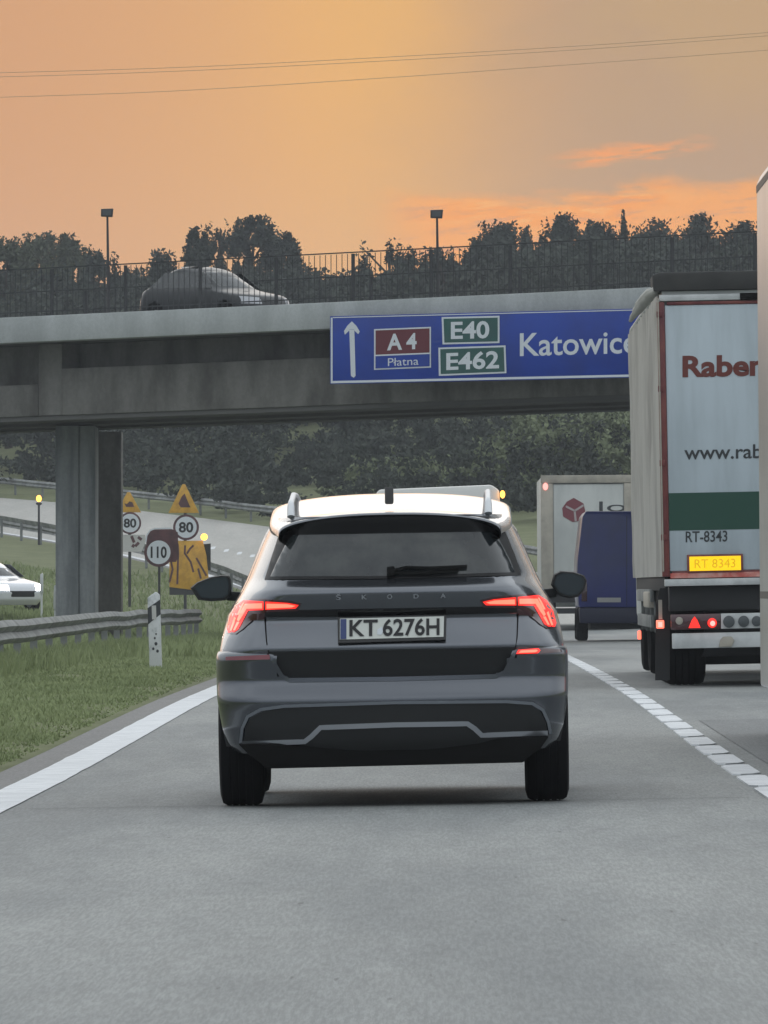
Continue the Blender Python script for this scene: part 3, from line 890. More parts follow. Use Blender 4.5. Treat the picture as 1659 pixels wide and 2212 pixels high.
# door mirrors, level with the front doors
for s, poly in ((-1, [(411, 1270), (425, 1258), (455, 1246), (480, 1242), (494, 1243), (499, 1252), (500, 1270), (498, 1287), (486, 1297), (455, 1299), (428, 1296)]),
                (1, [(1190, 1263), (1196, 1241), (1210, 1233), (1240, 1235), (1262, 1243), (1268, 1255), (1262, 1275), (1250, 1289), (1228, 1293), (1205, 1285)])):
    Ym = 45.1
    pts = [suv.location * -1 + at(px, py, Ym) for px, py in poly]
    q = [(p.x * math.cos(-SUVR) + p.z * math.sin(-SUVR), -p.x * math.sin(-SUVR) + p.z * math.cos(-SUVR)) for p in pts]
    cxm = sum(a[0] for a in q) / len(q); czm = sum(a[1] for a in q) / len(q)
    y0 = Ym - suv.location.y
    mm = MB()
    n = len(q)
    for yy_, k in ((y0 - 0.02, 0.93), (y0, 1.0), (y0 + 0.06, 1.0), (y0 + 0.14, 0.75), (y0 + 0.17, 0.35)):
        mm.v += [(cxm + (a[0] - cxm) * k, yy_, czm + (a[1] - czm) * k) for a in q]
    for r_ in range(4):
        mm.f += [(r_ * n + i, r_ * n + (i + 1) % n, (r_ + 1) * n + (i + 1) % n, (r_ + 1) * n + i) for i in range(n)]
    mm.f += [tuple(range(n)), tuple(4 * n + i for i in range(n))]
    mo = mm.build('door_mirror', M['plastic'], suv, smooth=45)
    gl = MB()
    gl.prism([(cxm + (a[0] - cxm) * 0.82, czm + (a[1] - czm) * 0.80) for a in q], y0 - 0.024, y0 - 0.018)
    gl.build('mirror_glass', M['mirror_glass'], mo)
    inx = max(q, key=lambda a: -s * a[0])[0]
    MB().hexa([(inx + s * 0.03, y0 + 0.02, czm - 0.07), (inx - s * 0.10, y0 + 0.06, czm - 0.08), (inx - s * 0.10, y0 + 0.14, czm - 0.08), (inx + s * 0.03, y0 + 0.1, czm - 0.07),
               (inx + s * 0.03, y0 + 0.02, czm - 0.02), (inx - s * 0.10, y0 + 0.06, czm - 0.03), (inx - s * 0.10, y0 + 0.14, czm - 0.03), (inx + s * 0.03, y0 + 0.1, czm - 0.02)]).build('mirror_arm', M['plastic'], mo, bevel=0.008)
# side glass, arches, wheels
for s in (-1, 1):
    patch([(1.18, 1.13), (3.0, 1.06), (2.62, 1.40), (1.5, 1.42), (1.26, 1.38)], lambda a, z: s * S.side(a, z), 0.002, 0.01, 0.08, sign=s, axis='x').build('side_window', M['glass'], suv, smooth=30)
    for wy in (0.74, 3.39):
        tr = [(wy + 0.40 * math.cos(t), 0.33 + 0.40 * math.sin(t)) for t in np.linspace(-0.05, math.pi + 0.05, 24)]
        patch(strip(tr, 0.05), lambda a, z: s * S.side(a, max(0.31, z)), 0.006, 0.03, 0.05, sign=s, axis='x').build('wheel_arch', M['plastic'], suv, smooth=30)
        wheel(suv, s * (0.7755 if wy < 2 else 0.800), wy, 0.335, 0.335, 0.222, out=s, n=72)
patch([(-0.60, 1.08), (0.60, 1.08), (0.50, 1.40), (-0.50, 1.40)], S.front, 0.006, 0.01, 0.08, sign=1).build('windscreen', M['glass'], suv, smooth=30)
for s in (-1, 1):
    patch([(s * 0.45, 0.74), (s * 0.78, 0.76), (s * 0.76, 0.86), (s * 0.45, 0.82)], S.front, 0.006, 0.01, 0.05, sign=1).build('headlamp', M['alloy'], suv)

# ------------------------------------------------------------------ other cars
CAR_TAB = [(0.20, 0.80, 0.12, 4.20), (0.35, 0.86, 0.03, 4.36), (0.55, 0.885, 0.0, 4.40), (0.70, 0.885, 0.03, 4.34), (0.80, 0.875, 0.05, 4.20), (0.88, 0.86, 0.08, 3.6), (0.93, 0.845, 0.12, 3.25), (1.0, 0.80, 0.30, 3.12),
           (1.15, 0.73, 0.60, 2.85), (1.30, 0.66, 0.85, 2.55), (1.38, 0.62, 1.05, 2.30), (1.42, 0.56, 1.25, 2.10), (1.44, 0.42, 1.5, 1.95)]
def simple_car(name, loc, rz, paint, label, lights=None, roof=None):
    root = thing(name, loc, label, 'car', rot=(0, 0, rz))
    C = Shell(CAR_TAB, dz=0.025, B=0.12, Rr=0.3, Bf=0.25, Rf=0.4)
    C.mesh(holes=[(0.85, 0.32, 0.37), (3.45, 0.32, 0.37)]).build('body', paint, root, smooth=50)
    for s in (-1, 1):
        patch([(0.55, 0.97), (2.95, 0.96), (2.45, 1.30), (1.0, 1.32)], lambda a, z: s * C.side(a, z), 0.004, 0.01, 0.1, sign=s, axis='x').build('side_window', M['glass'], root)
        patch([(s * 0.42, 0.60), (s * 0.82, 0.61), (s * 0.80, 0.77), (s * 0.42, 0.74)], C.front, 0.008, 0.01, 0.05, sign=1).build('headlamp', lights or M['alloy'], root)
        patch([(s * 0.55, 0.68), (s * 0.84, 0.68), (s * 0.82, 0.80), (s * 0.55, 0.78)], C.rear, 0.006, 0.01, 0.05).build('tail_lamp', M['red_dark'], root)
        for wy in (0.85, 3.45):
            wheel(root, s * 0.77, wy, 0.32, 0.32, 0.21, out=s, n=24)
    patch([(-0.62, 0.99), (0.62, 0.99), (0.52, 1.33), (-0.52, 1.33)], C.front, 0.006, 0.01, 0.1, sign=1).build('windscreen', M['glass'], root)
    patch([(-0.55, 1.02), (0.55, 1.02), (0.48, 1.30), (-0.48, 1.30)], C.rear, 0.006, 0.01, 0.1).build('rear_window', M['glass'], root)
    patch([(-0.35, 0.42), (0.35, 0.42), (0.4, 0.58), (-0.4, 0.58)], C.front, 0.006, 0.01, 0.1, sign=1).build('grille', M['plastic'], root)
    return root, C
wx = (-26 - VPX) / F * 230
simple_car('oncoming_car', (wx - 1.3, 232.6, ground_z(-13.3, 231) + 0.13), R(-148), M['white_car'], 'white car with glaring headlamps at the left edge beyond the guardrail', M['white_lit'])

# ------------------------------------------------------------------ lorries
def box_wheelset(root, xs, ys, r, wd, z0=0.0, n=28):
    for y in ys:
        for x, s in xs:
            wheel(root, x, y, z0 + r, r, wd, M['lamp_grey'], out=s, n=n)

# -- curtain-sided trailer on the right with lettering on its doors
SR = 223.0
lor = thing('trailer_lorry', (2.094, 82.3, road_z(2.3, 84.4)), 'white curtain-sided lorry with green band and yellow plate on its rear doors', 'lorry', rot=(0, -0.020, 0))
def rb(px, py):
    return ((px - (1440 - 0.02 * (1490 - py))) / SR, (1490 - py) / SR)
def rect(px0, px1, py0, py1, y0, y1, mb=None):
    a = rb(px0, (py0 + py1) / 2); b = rb(px1, (py0 + py1) / 2)
    mb = mb or MB()
    return mb.box(a[0], b[0], y0, y1, rb(0, py1)[1], rb(0, py0)[1])
LZ0, LZ1, LT = rb(0, 1250)[1], rb(0, 645)[1], rb(0, 593)[1]
cb = MB()
cb.box(0.03, 2.47, 0.06, 13.5, LZ0, LZ1 + 0.05)
cb.build('load_box', M['truck_white'], lor)
# side curtains with soft folds and a slack edge
for sx in (0, 1):
    cm = MB()
    NY, NZ = 60, 14
    xo = 0.0 if sx == 0 else 2.5
    for i in range(NY + 1):
        yv = 0.10 + 13.4 * i / NY
        for k in range(NZ + 1):
            zv = LZ0 - 0.0 + (LZ1 - LZ0 + 0.02) * k / NZ
            d = 0.018 * math.sin(yv * 5.2 + 0.4 * math.sin(zv * 3)) + 0.02 * noise.noise(Vector((yv * 1.3, zv * 1.8, sx)))
            cm.v.append((xo + (d if sx == 0 else -d) - (0.008 if sx == 0 else -0.008), yv, zv))
    for i in range(NY):
        for k in range(NZ):
            a = i * (NZ + 1) + k
            cm.f.append((a, a + 1, a + NZ + 2, a + NZ + 1))
    cm.build('side_curtain', M['curtain'], lor, smooth=180, recalc=False)
# rumpled tarp corner
tp = MB()
for j in range(8):
    o = j * 5.0
    pts = [rb(1366 + 0.35 * o, 690 - 0.9 * o), rb(1380 + 0.4 * o, 672 - 0.75 * o), rb(1396 + 0.3 * o, 652 - 0.5 * o), rb(1414 + 0.1 * o, 634 - 0.15 * o)]
    tp.tube([(p[0], 0.9 - 0.2 * i - 0.03 * j, p[1] + 0.015 * math.sin(j * 2.1 + i)) for i, p in enumerate(pts)], [0.02, 0.045, 0.045, 0.03], 7)
tp.build('rumpled_tarp', M['curtain'], lor, smooth=80)
# dark roof hood and cross bar
hd = MB()
hd.prism([(-0.05, LZ1 + 0.055), (2.55, LZ1 + 0.055), (2.55, LT - 0.03), (2.48, LT), (0.0, LT), (-0.06, LT - 0.03)], 0.0, 0.9)
MB().box(0.0, 2.5, 0.91, 13.5, LZ1 + 0.051, LZ1 + 0.10).build('roof', M['truck_white'], lor, bevel=0.02)
hd.build('roof_hood', M['hood'], lor, bevel=0.01)
rect(1424, 1990, 642, 655, -0.015, 0.06).build('header_strip', M['steel_white'], lor, bevel=0.004)
rect(1598, 1640, 641, 656, -0.03, -0.017).build('header_box', M['matt_black'], lor, bevel=0.004)
frm = MB()
frm.box(-0.02, 0.052, -0.012, 0.09, LZ0, rb(0, 657)[1])
frm.box(2.425, 2.52, -0.012, 0.09, LZ0, rb(0, 657)[1])
frm.box(0.0755, 2.4245, -0.010, 0.09, rb(0, 664)[1], rb(0, 657)[1])
frm.box(0.0755, 2.4245, -0.010, 0.09, LZ0, LZ0 + 0.05)
frm.build('door_frame', M['trailer_red'], lor, bevel=0.004)
for k in range(4):
    zz = LZ0 + 0.35 + k * 0.72
    MB().box(-0.026, 0.03, -0.024, -0.0125, zz, zz + 0.06).build('hinge', M['trailer_red'], lor, bevel=0.004)
MB().tube([(-0.010, -0.018, LZ0 + 0.05), (-0.010, -0.018, LZ1 - 0.02)], 0.009, 6).build('edge_seal', M['beige_post'], lor)
DZ0, DZ1 = LZ0 + 0.052, rb(0, 664)[1] - 0.003
for x0, x1 in ((0.055, 1.244), (1.252, 2.422)):
    d = MB().box(x0, x1, 0.0, 0.06, DZ0, DZ1).build('door', M['door_white'], lor, bevel=0.004)
    MB().box(x0 + 0.001, x1 - 0.001, -0.0035, -0.0002, rb(0, 1151)[1], rb(0, 1070)[1]).build('green_band', M['band_green'], d)
    for xr in (x0 + 0.30 if x0 > 1 else x1 - 0.12, x1 - 0.2 if x0 > 1 else x1 - 0.05):
        MB().tube([(xr, -0.02, DZ0 + 0.03), (xr, -0.02, DZ1 - 0.03)], 0.013, 6).build('lock_rod', M['galv'], d)
    if x0 < 1:
        tx = MB()
        def fit(s, px0, px1, py0, py1, wgt, mbx):
            def fn(uu, vv):
                a = rb(px0 + (px1 - px0) * uu, py1 + (py0 - py1) * vv)
                return (a[0], -0.004, a[1])
            add_text(mbx, s, fn, wgt)
        k = (1618 - 1474) / text_width('Rabe', 0.035)
        fit('Raben', 1474, 1474 + k * text_width('Raben', 0.035), 774, 821, 0.035, tx)
        tx.build('company_lettering', M['text_red'], d, smooth=0, recalc=False)
        tx = MB()
        k = (1624 - 1478) / text_width('www.ra', 0.012)
        fit('www.raben.pl', 1478, 1478 + k * text_width('www.raben.pl', 0.012), 968, 1008, 0.012, tx)
        tx.build('web_address', M['ink_soft'], d, smooth=0, recalc=False)
        tx = MB()
        fit('RT-8343', 1481, 1571, 1153, 1177, 0.012, tx)
        tx.build('fleet_number', M['ink_soft'], d, smooth=0, recalc=False)
yp = rect(1484, 1605, 1204, 1243, -0.03, -0.004).build('number_plate', M['trailer_red'], lor, bevel=0.004)
rect(1489, 1600, 1208, 1239, -0.036, -0.031).build('plate_face', M['plate_yellow'], yp)
tx = MB()
def fnp(uu, vv):
    a = rb(1500 + 88 * uu, 1233 - 19 * vv)
    return (a[0], -0.038, a[1])
add_text(tx, 'RT 8343', fnp)
tx.build('plate_number', material('glowing_plate_ink', (0.55, 0.38, 0.01), 0.6, emit=(1.0, 0.62, 0.0), estr=0.38), yp, smooth=0, recalc=False)  # faint number, given part of the plate's added glow
rect(1448, 1990, 1243, 1254, -0.02, -0.0105).build('red_glow_strip', material('painted_red_glow', (0.50, 0.10, 0.08), 0.4, var=(0.62, 0.35, 0.3), vscale=6), lor)  # red glow below the doors, painted on as a coloured strip
rect(1436, 1990, 1256, 1271, -0.05, 0.2).build('sill_bar', M['steel_white'], lor, bevel=0.006)
ch = MB()
rect(1446, 1990, 1272, 1325, 0.10, 0.5, ch)
ch.box(0.60, 1.9, 0.5, 13.0, 0.75, LZ0)
ch.box(0.35, 2.15, 1.6, 5.2, 0.28, 0.62)
rect(1530, 1660, 1405, 1446, 1.9, 2.6, ch)
ch.box(0.02, 2.48, 0.6, 13.4, LZ0 - 0.14, LZ0 - 0.002)
ch.build('chassis', M['chassis'], lor, bevel=0.01)
bd = rect(1449, 1556, 1332, 1365, -0.02, 0.08).build('lamp_board', M['red_dark'], lor, bevel=0.006)
rect(1557, 1990, 1332, 1365, -0.02, 0.08).build('lamp_board', M['steel_white'], lor, bevel=0.006)
def lpoly(pts):
    return [rb(*p) for p in pts]
MB().prism(lpoly([(1487, 1362), (1513, 1362), (1506, 1345), (1500, 1337), (1494, 1345)]), -0.034, -0.021).build('reflector_triangle', M['red_lit'], bd)
def lamp(px, py, rpx, mat, parent, y0=-0.045, y1=-0.021, name='lamp'):
    c = rb(px, py)
    return MB().disc(c[0], c[1], rpx / SR, rpx / SR * 1.05, y0, y1, 20).build(name, mat, parent, bevel=0.006)
lamp(1538, 1352, 10, M['red_lit'], bd)
lamp(1539, 1353, 5.5, M['red_core'], bd, -0.05, -0.046, 'lamp_core')
lamp(1467, 1346, 8, M['beige_post'], bd)
for px, rr_ in ((1574, 12.5), (1606, 12), (1634, 11), (1700, 12), (1730, 12)):
    lamp(px, 1350, rr_, M['lamp_grey'], lor)
sl = rect(1419, 1436, 1344, 1362, 0.25, 0.33).build('marker_lamp', M['red_hot'], lor, bevel=0.01)
rect(1423, 1432, 1348, 1359, 0.243, 0.249).build('lamp_core', M['red_core'], sl)
rect(1424, 1432, 1300, 1342, 0.30, 0.34).build('lamp_bracket', M['beige_post'], lor)
sl2 = rect(1402, 1410, 1372, 1392, 5.0, 5.08).build('marker_lamp', M['red_hot'], lor, bevel=0.008)
ur = rect(1452, 1990, 1373, 1406, 0.0, 0.10).build('underrun_bar', M['steel_white'], lor, bevel=0.008)
MB().prism(lpoly([(1552, 1404), (1556, 1388), (1562, 1382), (1580, 1382), (1586, 1390), (1580, 1404)]), -0.03, -0.002).build('bracket', M['beige_post'], lor, bevel=0.006)
MB().prism(lpoly([(1418, 1475), (1450, 1475), (1450, 1275), (1428, 1275), (1420, 1310)]), 0.55, 0.57).build('mudflap', M['plastic'], lor)
MB().box(2.08, 2.5, 0.55, 0.57, 0.10, 0.9).build('mudflap', M['plastic'], lor)
sg = MB()
sg.box(0.0, 0.04, 6.0, 12.2, 0.55, 0.68); sg.box(0.0, 0.04, 6.0, 12.2, 0.82, 0.95)
for yv in (6.1, 8.0, 10.0, 12.1): sg.box(0.041, 0.1, yv, yv + 0.08, 0.5, LZ0)
sg.build('side_guard', M['galv'], lor, bevel=0.006)
MB().box(-0.02, 0.5, 6.2, 8.4, LZ0 - 0.32, LZ0 - 0.15).build('pallet_box', M['beige_post'], lor, bevel=0.02)
box_wheelset(lor, [(0.235, -1), (2.265, 1)], (2.05, 3.36, 4.67), 0.51, 0.40)
box_wheelset(lor, [(0.30, -1), (2.20, 1)], (12.4, 15.9), 0.50, 0.36)
MB().box(0.08, 2.42, 14.2, 16.4, 0.55, 3.6).build('cab', M['truck_white'], lor, bevel=0.12, seg=3)
MB().box(0.4, 2.1, 12.0, 15.9, 0.55, 0.85).build('tractor_frame', M['chassis'], lor)

# -- the coach close by, only the front of its shining flank is in the frame
cz0 = road_z(3.3, 54)
coach = thing('coach', (2.185, 47.4, cz0), 'tall vehicle with dull silver flank at the right edge of the road', 'coach', rot=(0, -0.008, 0))
prof = [(0.0, 0.33), (0.0, 3.86), (0.03, 3.93), (0.10, 3.96), (2.4, 3.96), (2.47, 3.93), (2.5, 3.86), (2.5, 0.33)]
MB().prism(prof, 0.0, 12.4).build('body', M['silver_side'], coach, bevel=0.02)
for s, x in ((-1, -0.004), (1, 2.504)):
    MB().box(min(x, x - s * 0.02), max(x, x - s * 0.02), 0.0, 12.38, 3.80, 3.85).build('roof_trim', M['dark_steel'], coach)
    for yv in (10.4, 6.2, 1.6):
        MB().box(min(x + s * .001, x - s * 0.02), max(x + s * .001, x - s * 0.02), yv, yv + 1.9, 2.0, 3.2).build('side_window', M['glass'], coach) if yv < 8 else None
    MB().box(min(x, x - s * 0.02), max(x, x - s * 0.02), 0.1, 12.3, 0.95, 1.0).build('flank_trim', M['dark_steel'], coach)
MB().box(0.15, 2.35, -0.012, 0.001, 2.0, 3.4).build('rear_window', M['glass'], coach)
for s, x in ((-1, 0.22), (1, 2.28)):
    wheel(coach, x, 9.3, 0.5, 0.5, 0.34, M['lamp_grey'], out=s)
    wheel(coach, x, 2.9, 0.5, 0.5, 0.34, M['lamp_grey'], out=s)
    MB().box(x - 0.1, x + 0.1, -0.012, 0.001, 0.9, 1.3).build('tail_lamp', M['red_lit'], coach)
MB().box(0.3, 2.2, 1.5, 11, 0.30, 0.40).build('underbody', M['chassis'], coach)

# -- white box trailer far ahead with a red badge
YT = 230.0
ST = F / YT
far = thing('box_trailer', (at(1170, 0, YT).x, YT, road_z(3.4, YT)), 'white box trailer far ahead with red hexagonal badge, behind the blue van', 'lorry', rot=(0, -0.006, 0))
FH = EYE + (VPY - 1027) / ST - far.location.z
def ft(px, py):
    return ((px - 1170) / ST, EYE + (VPY - py) / ST - far.location.z)
MB().box(0.02, 2.53, 0.05, 12.5, 1.05, FH - 0.03).build('load_box', M['truck_white'], far, bevel=0.02)
fp = MB()
fp.box(0.0, 0.40, -0.03, 0.10, 1.0, FH - 0.21) if False else fp.box(0.0, 0.33, -0.03, 0.10, 1.0, FH - 0.22)
fp.box(2.25, 2.55, -0.03, 0.10, 1.0, FH - 0.22)
fp.box(0.0, 2.55, -0.03, 0.10, FH - 0.21, FH)
fp.build('corner_frame', M['beige_post'], far, bevel=0.015)
MB().box(0.34, 2.24, 0.0, 0.049, 1.05, FH - 0.24).build('rear_doors', M['truck_white'], far, bevel=0.01)
fb = MB()
fb.box(0.35, 2.2, -0.02, -0.001, FH - 0.235, FH - 0.225)
fb.build('door_gap', M['chassis'], far)
c = ft(1180, 1051)
MB().disc(c[0], c[1], 0.07, 0.10, -0.06, -0.031, 16).build('marker_lamp', M['red_core'], far)
hx = [ft(*p) for p in ((1241, 1076), (1262, 1088), (1267, 1110), (1252, 1126), (1238, 1128), (1218, 1116), (1216, 1098), (1226, 1084))]
bg = MB().prism(hx, -0.012, -0.001).build('badge', M['logo_red'], far)
yb = MB()
for a, b in (((1243, 1104), (1224, 1094)), ((1243, 1104), (1262, 1092)), ((1243, 1104), (1245, 1126))):
    yb.prism(strip([ft(*a), ft(*b)], 0.055), -0.018, -0.0125)
yb.build('badge_arms', M['logo_pale'], bg)
tx = MB()
def fnl(uu, vv):
    a = ft(1296 + 90 * uu, 1106 - 22 * vv)
    return (a[0], -0.005, a[1])
add_text(tx, 'lot', fnl)
tx.build('lettering', M['ink_soft'], far, smooth=0, recalc=False)
MB().box(0.05, 2.5, 0.2, 12.2, 0.75, 1.04).build('chassis', M['chassis'], far)
box_wheelset(far, [(0.22, -1), (2.33, 1)], (2.0, 3.3, 4.6), 0.5, 0.38, n=20)
MB().box(0.1, 2.45, 12.9, 15.0, 0.6, 3.4).build('cab', M['truck_white'], far, bevel=0.12)
MB().box(0.3, 2.2, 0.1, 0.2, 0.45, 0.6).build('underrun_bar', M['chassis'], far)

# -- blue van under the bridge
YB = 183.0
SB = F / YB
bv = thing('blue_van', (at(1246, 0, YB).x, YB, road_z(3.5, YB)), 'dark blue high-backed van in front of the white trailer, beside the lorry', 'van')
def bt(px, py):
    return ((px - 1246) / SB, EYE + (VPY - py) / SB - bv.location.z)
BHt = bt(0, 1104)[1]
W_ = 2.15
prof = [(0.05, 0.72), (0.0, 1.3), (0.02, 1.8), (0.12, BHt - 0.12), (0.2, BHt), (W_ - 0.2, BHt), (W_ - 0.12, BHt - 0.12), (W_ - 0.02, 1.8), (W_, 1.3), (W_ - 0.05, 0.72)]
MB().prism(prof, 0.0, 5.2).build('body', M['blue_panel'], bv, bevel=0.03)
MB().prism([(0.07, 0.38), (0.05, 0.715), (W_ - 0.05, 0.715), (W_ - 0.07, 0.38)], -0.06, 5.0).build('bumper', M['blue_dark'], bv, bevel=0.03)
MB().box(W_ / 2 - 0.006, W_ / 2 + 0.006, -0.006, 0.002, 0.75, BHt - 0.1).build('door_gap', M['blue_dark'], bv)
a, b = bt(1290, 1301), bt(1341, 1291)
MB().box(a[0], b[0], -0.02, -0.001, a[1], b[1]).build('number_plate', M['board_white'], bv)
for x in (0.10, W_ - 0.22):
    MB().box(x, x + 0.12, -0.015, -0.001, 0.85, 1.25).build('tail_lamp', M['red_dark'], bv, bevel=0.01)
MB().box(0.3, W_ - 0.3, 0.2, 4.8, 0.26, 0.38).build('underbody', M['chassis'], bv)
for s, x in ((-1, 0.13), (1, W_ - 0.13)):
    wheel(bv, x, 1.0, 0.36, 0.36, 0.25, M['lamp_grey'], out=s, n=24)
    wheel(bv, x, 4.3, 0.36, 0.36, 0.22, M['lamp_grey'], out=s, n=24)
hp = [(5.2, 0.5), (6.1, 0.6), (6.15, 1.15), (5.6, 1.35), (5.2, 2.0)]
MB().prism(hp, 0.06, W_ - 0.06, 'x').build('bonnet', M['blue_panel'], bv, bevel=0.05)

# -- white van in front of the SUV, only its roof shows
YV = 120.0
SV = F / YV
wv = thing('white_van', (at(806, 0, YV).x, YV, road_z(-0.2, YV)), 'white van ahead of the grey SUV, its roof and amber lamp showing above it', 'van', rot=(0, -0.030, 0))
VW = (1097 - 806) / SV
VH = EYE + (VPY - 1055) / SV - wv.location.z
MB().prism([(0.0, 0.45), (0.0, 1.3), (0.06, VH - 0.14), (0.16, VH - 0.02), (VW - 0.16, VH), (VW - 0.05, VH - 0.08), (VW, 1.3), (VW, 0.45)], 0.0, 5.0).build('body', M['van_white'], wv, bevel=0.03)
MB().prism([(4.999, 0.45), (6.0, 0.5), (6.0, 1.1), (5.5, 1.25), (4.999, VH - 0.2)], 0.05, VW - 0.05, 'x').build('bonnet', M['van_white'], wv, bevel=0.04)
for x in (0.12, VW / 2 + 0.04):
    MB().box(x, x + VW / 2 - 0.17, -0.008, -0.001, 1.25, VH - 0.35).build('rear_window', M['glass'], wv)
MB().box(0.02, VW - 0.02, -0.08, 0.1, 0.35, 0.6).build('bumper', M['plastic'], wv, bevel=0.02)
for x in (0.03, VW - 0.15):
    MB().box(x, x + 0.12, -0.012, -0.001, 0.9, 1.5).build('tail_lamp', M['red_lens'], wv)
al = MB()
al.disc(VW - 0.005, VH - 0.14, 0.035, 0.055, -0.05, -0.002, 16)
al.build('amber_lamp', M['amber_lit'], wv)
for s, x in ((-1, 0.13), (1, VW - 0.13)):
    wheel(wv, x, 1.0, 0.34, 0.34, 0.22, out=s, n=24); wheel(wv, x, 4.6, 0.34, 0.34, 0.22, out=s, n=24)

# ------------------------------------------------------------------ overpass
BR = Vector((3.69, 174.9, 0)); BU = Vector((0.787, -0.617, 0)); BN = Vector((-0.617, -0.787, 0))   # along (to the right), towards us
GR = 0.016
ZT, ZB = EYE + 6.11, EYE + 3.875
br = thing('overpass_bridge', (BR.x, BR.y, 0), 'skewed grey concrete road bridge crossing above the motorway', 'bridge')
def bp(t, d, z):
    """t metres to the right along the fascia, d metres back from it, z at the reference end"""
    p = BU * t - BN * d
    return (p.x, p.y, z + GR * t)
def bbox(mb, t0, t1, d0, d1, z0, z1):
    return mb.hexa([bp(t0, d0, z0), bp(t1, d0, z0), bp(t1, d1, z0), bp(t0, d1, z0), bp(t0, d0, z1), bp(t1, d0, z1), bp(t1, d1, z1), bp(t0, d1, z1)])
TA, TB = -60.0, 34.0
BD = 9.0
for d0, d1 in ((0.0, 0.5), (BD - 0.5, BD)):
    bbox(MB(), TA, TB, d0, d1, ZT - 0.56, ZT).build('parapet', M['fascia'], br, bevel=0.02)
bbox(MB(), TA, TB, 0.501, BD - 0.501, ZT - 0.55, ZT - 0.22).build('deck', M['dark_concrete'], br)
joint_t = -16.7
for d0, d1 in ((1.1, 2.6), (4.2, 5.4), (6.7, 7.9)):
    g = MB()
    for a, b, zl in ((TA, joint_t - 0.345, 0.80), (joint_t + 0.345, TB, 1.12)):
        bbox(g, a, b, d0, d1, ZB + 0.10, ZB + zl)
        bbox(g, a, b, d0 + 0.62, d1, ZB + zl + 0.0005, ZT - 0.56)
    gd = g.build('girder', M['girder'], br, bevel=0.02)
    fl_ = MB()
    bbox(fl_, TA, TB, d0 + 0.06, d1 - 0.06, ZB, ZB + 0.10)
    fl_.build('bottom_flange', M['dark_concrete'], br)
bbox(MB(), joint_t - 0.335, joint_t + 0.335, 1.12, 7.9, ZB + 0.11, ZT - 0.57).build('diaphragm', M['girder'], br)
# balustrade on both edges
for d, nm in ((0.25, 'railing'), (BD - 0.25, 'railing')):
    rl = MB()
    for zz in (1.06, 0.12):
        bbox(rl, TA, TB, d - 0.02, d + 0.02, ZT + zz - 0.025, ZT + zz)
    t = TA
    k = 0
    step = 0.15 if d < 1 else 0.3
    while t < min(TB, 24):
        wdt = 0.028 if k % 14 == 0 else 0.006
        bbox(rl, t - wdt, t + wdt, d - wdt, d + wdt, ZT, ZT + 1.02)
        t += step; k += 1
    rl.build(nm, M['rail_steel'], br, smooth=0)
# wall pier standing in the median, running along the road
pz = ground_z(-8.4, 190) - 0.3
pm = MB()
X0, X1, Y0, Y1 = at(120, 0, 189.5).x, at(205, 0, 189.5).x, 189.5, 191.4
ptop = lambda Y: ZB - 0.02 + GR * ((Vector((X0, Y, 0)) - BR).dot(BU))
px_mid = X0 + (X1 - X0) * 0.60
def col(x0, x1, y0, y1):
    pm.hexa([(x0 - BR.x, y0 - BR.y, pz), (x1 - BR.x, y0 - BR.y, pz), (x1 - BR.x, y1 - BR.y, pz), (x0 - BR.x, y1 - BR.y, pz),
             (x0 - BR.x, y0 - BR.y, ptop(y0)), (x1 - BR.x, y0 - BR.y, ptop(y0)), (x1 - BR.x, y1 - BR.y, ptop(y1)), (x0 - BR.x, y1 - BR.y, ptop(y1))])
col(X0, px_mid - 0.015, Y0, Y1)
col(px_mid + 0.015, X1, Y0 + 0.03, Y1)
col(px_mid - 0.02, px_mid + 0.02, Y0 + 0.06, Y1 - 0.1)
pm.build('pier', M['pier'], br, bevel=0.015)
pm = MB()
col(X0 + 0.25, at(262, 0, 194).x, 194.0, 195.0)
pm.build('shaded_pier_wall', M['girder'], br, bevel=0.015)  # inner column: shade under the deck put in with the darker concrete
# car crossing on the deck
tc0 = (at(330, 0, 183).x - BR.x) / 0.787
cpos = Vector(bp(-17.9, 6.2, ZT - 0.215)) + Vector((BR.x, BR.y, 0))
bc, _ = simple_car('crossing_car', cpos, math.atan2(BU.y, BU.x) - R(90), M['dark_car'], 'small car with shining curved roof crossing the bridge behind the railing')
bc.rotation_euler.z = math.atan2(BU.y, BU.x) - R(90)
bc.scale = (1.0, 0.78, 1.04)

# ------------------------------------------------------------------ direction sign on the bridge
sg_root = thing('direction_sign', (BR.x, BR.y, 0), 'long blue motorway direction sign hung on the bridge face', 'road sign')
def sg_pt(px, py, off=0.0):
    k = (VPX - px) / F
    o = BR + BN * (0.30 + off)
    t = (o.x + k * o.y) / (BU.x + k * BU.y)      # solves o - t*BU on the sight line
    X = o.x - BU.x * t; Yv = o.y - BU.y * t
    return (X - BR.x, Yv - BR.y, EYE + (VPY - py) * Yv / F)
def sg_top(px): return 684 - 16.0 * (px - 715) / 645
def sg_bot(px): return 829 - 14.0 * (px - 715) / 645
def slab(mb, poly, o0, o1):
    n = len(poly)
    a = [sg_pt(*p, o0) for p in poly]; b = [sg_pt(*p, o1) for p in poly]
    mb.add(a + b, [tuple(range(n)), tuple(range(2 * n - 1, n - 1, -1))] + [(i, n + i, n + (i + 1) % n, (i + 1) % n) for i in range(n)])
    return mb
XR = 1455
slab(MB(), [(713, sg_top(713) - 1), (XR, sg_top(XR) - 1), (XR, sg_bot(XR) + 1), (713, sg_bot(713) + 1)], -0.10, 0.0).build('board', M['sign_blue'], sg_root, bevel=0.004)
bo = MB()
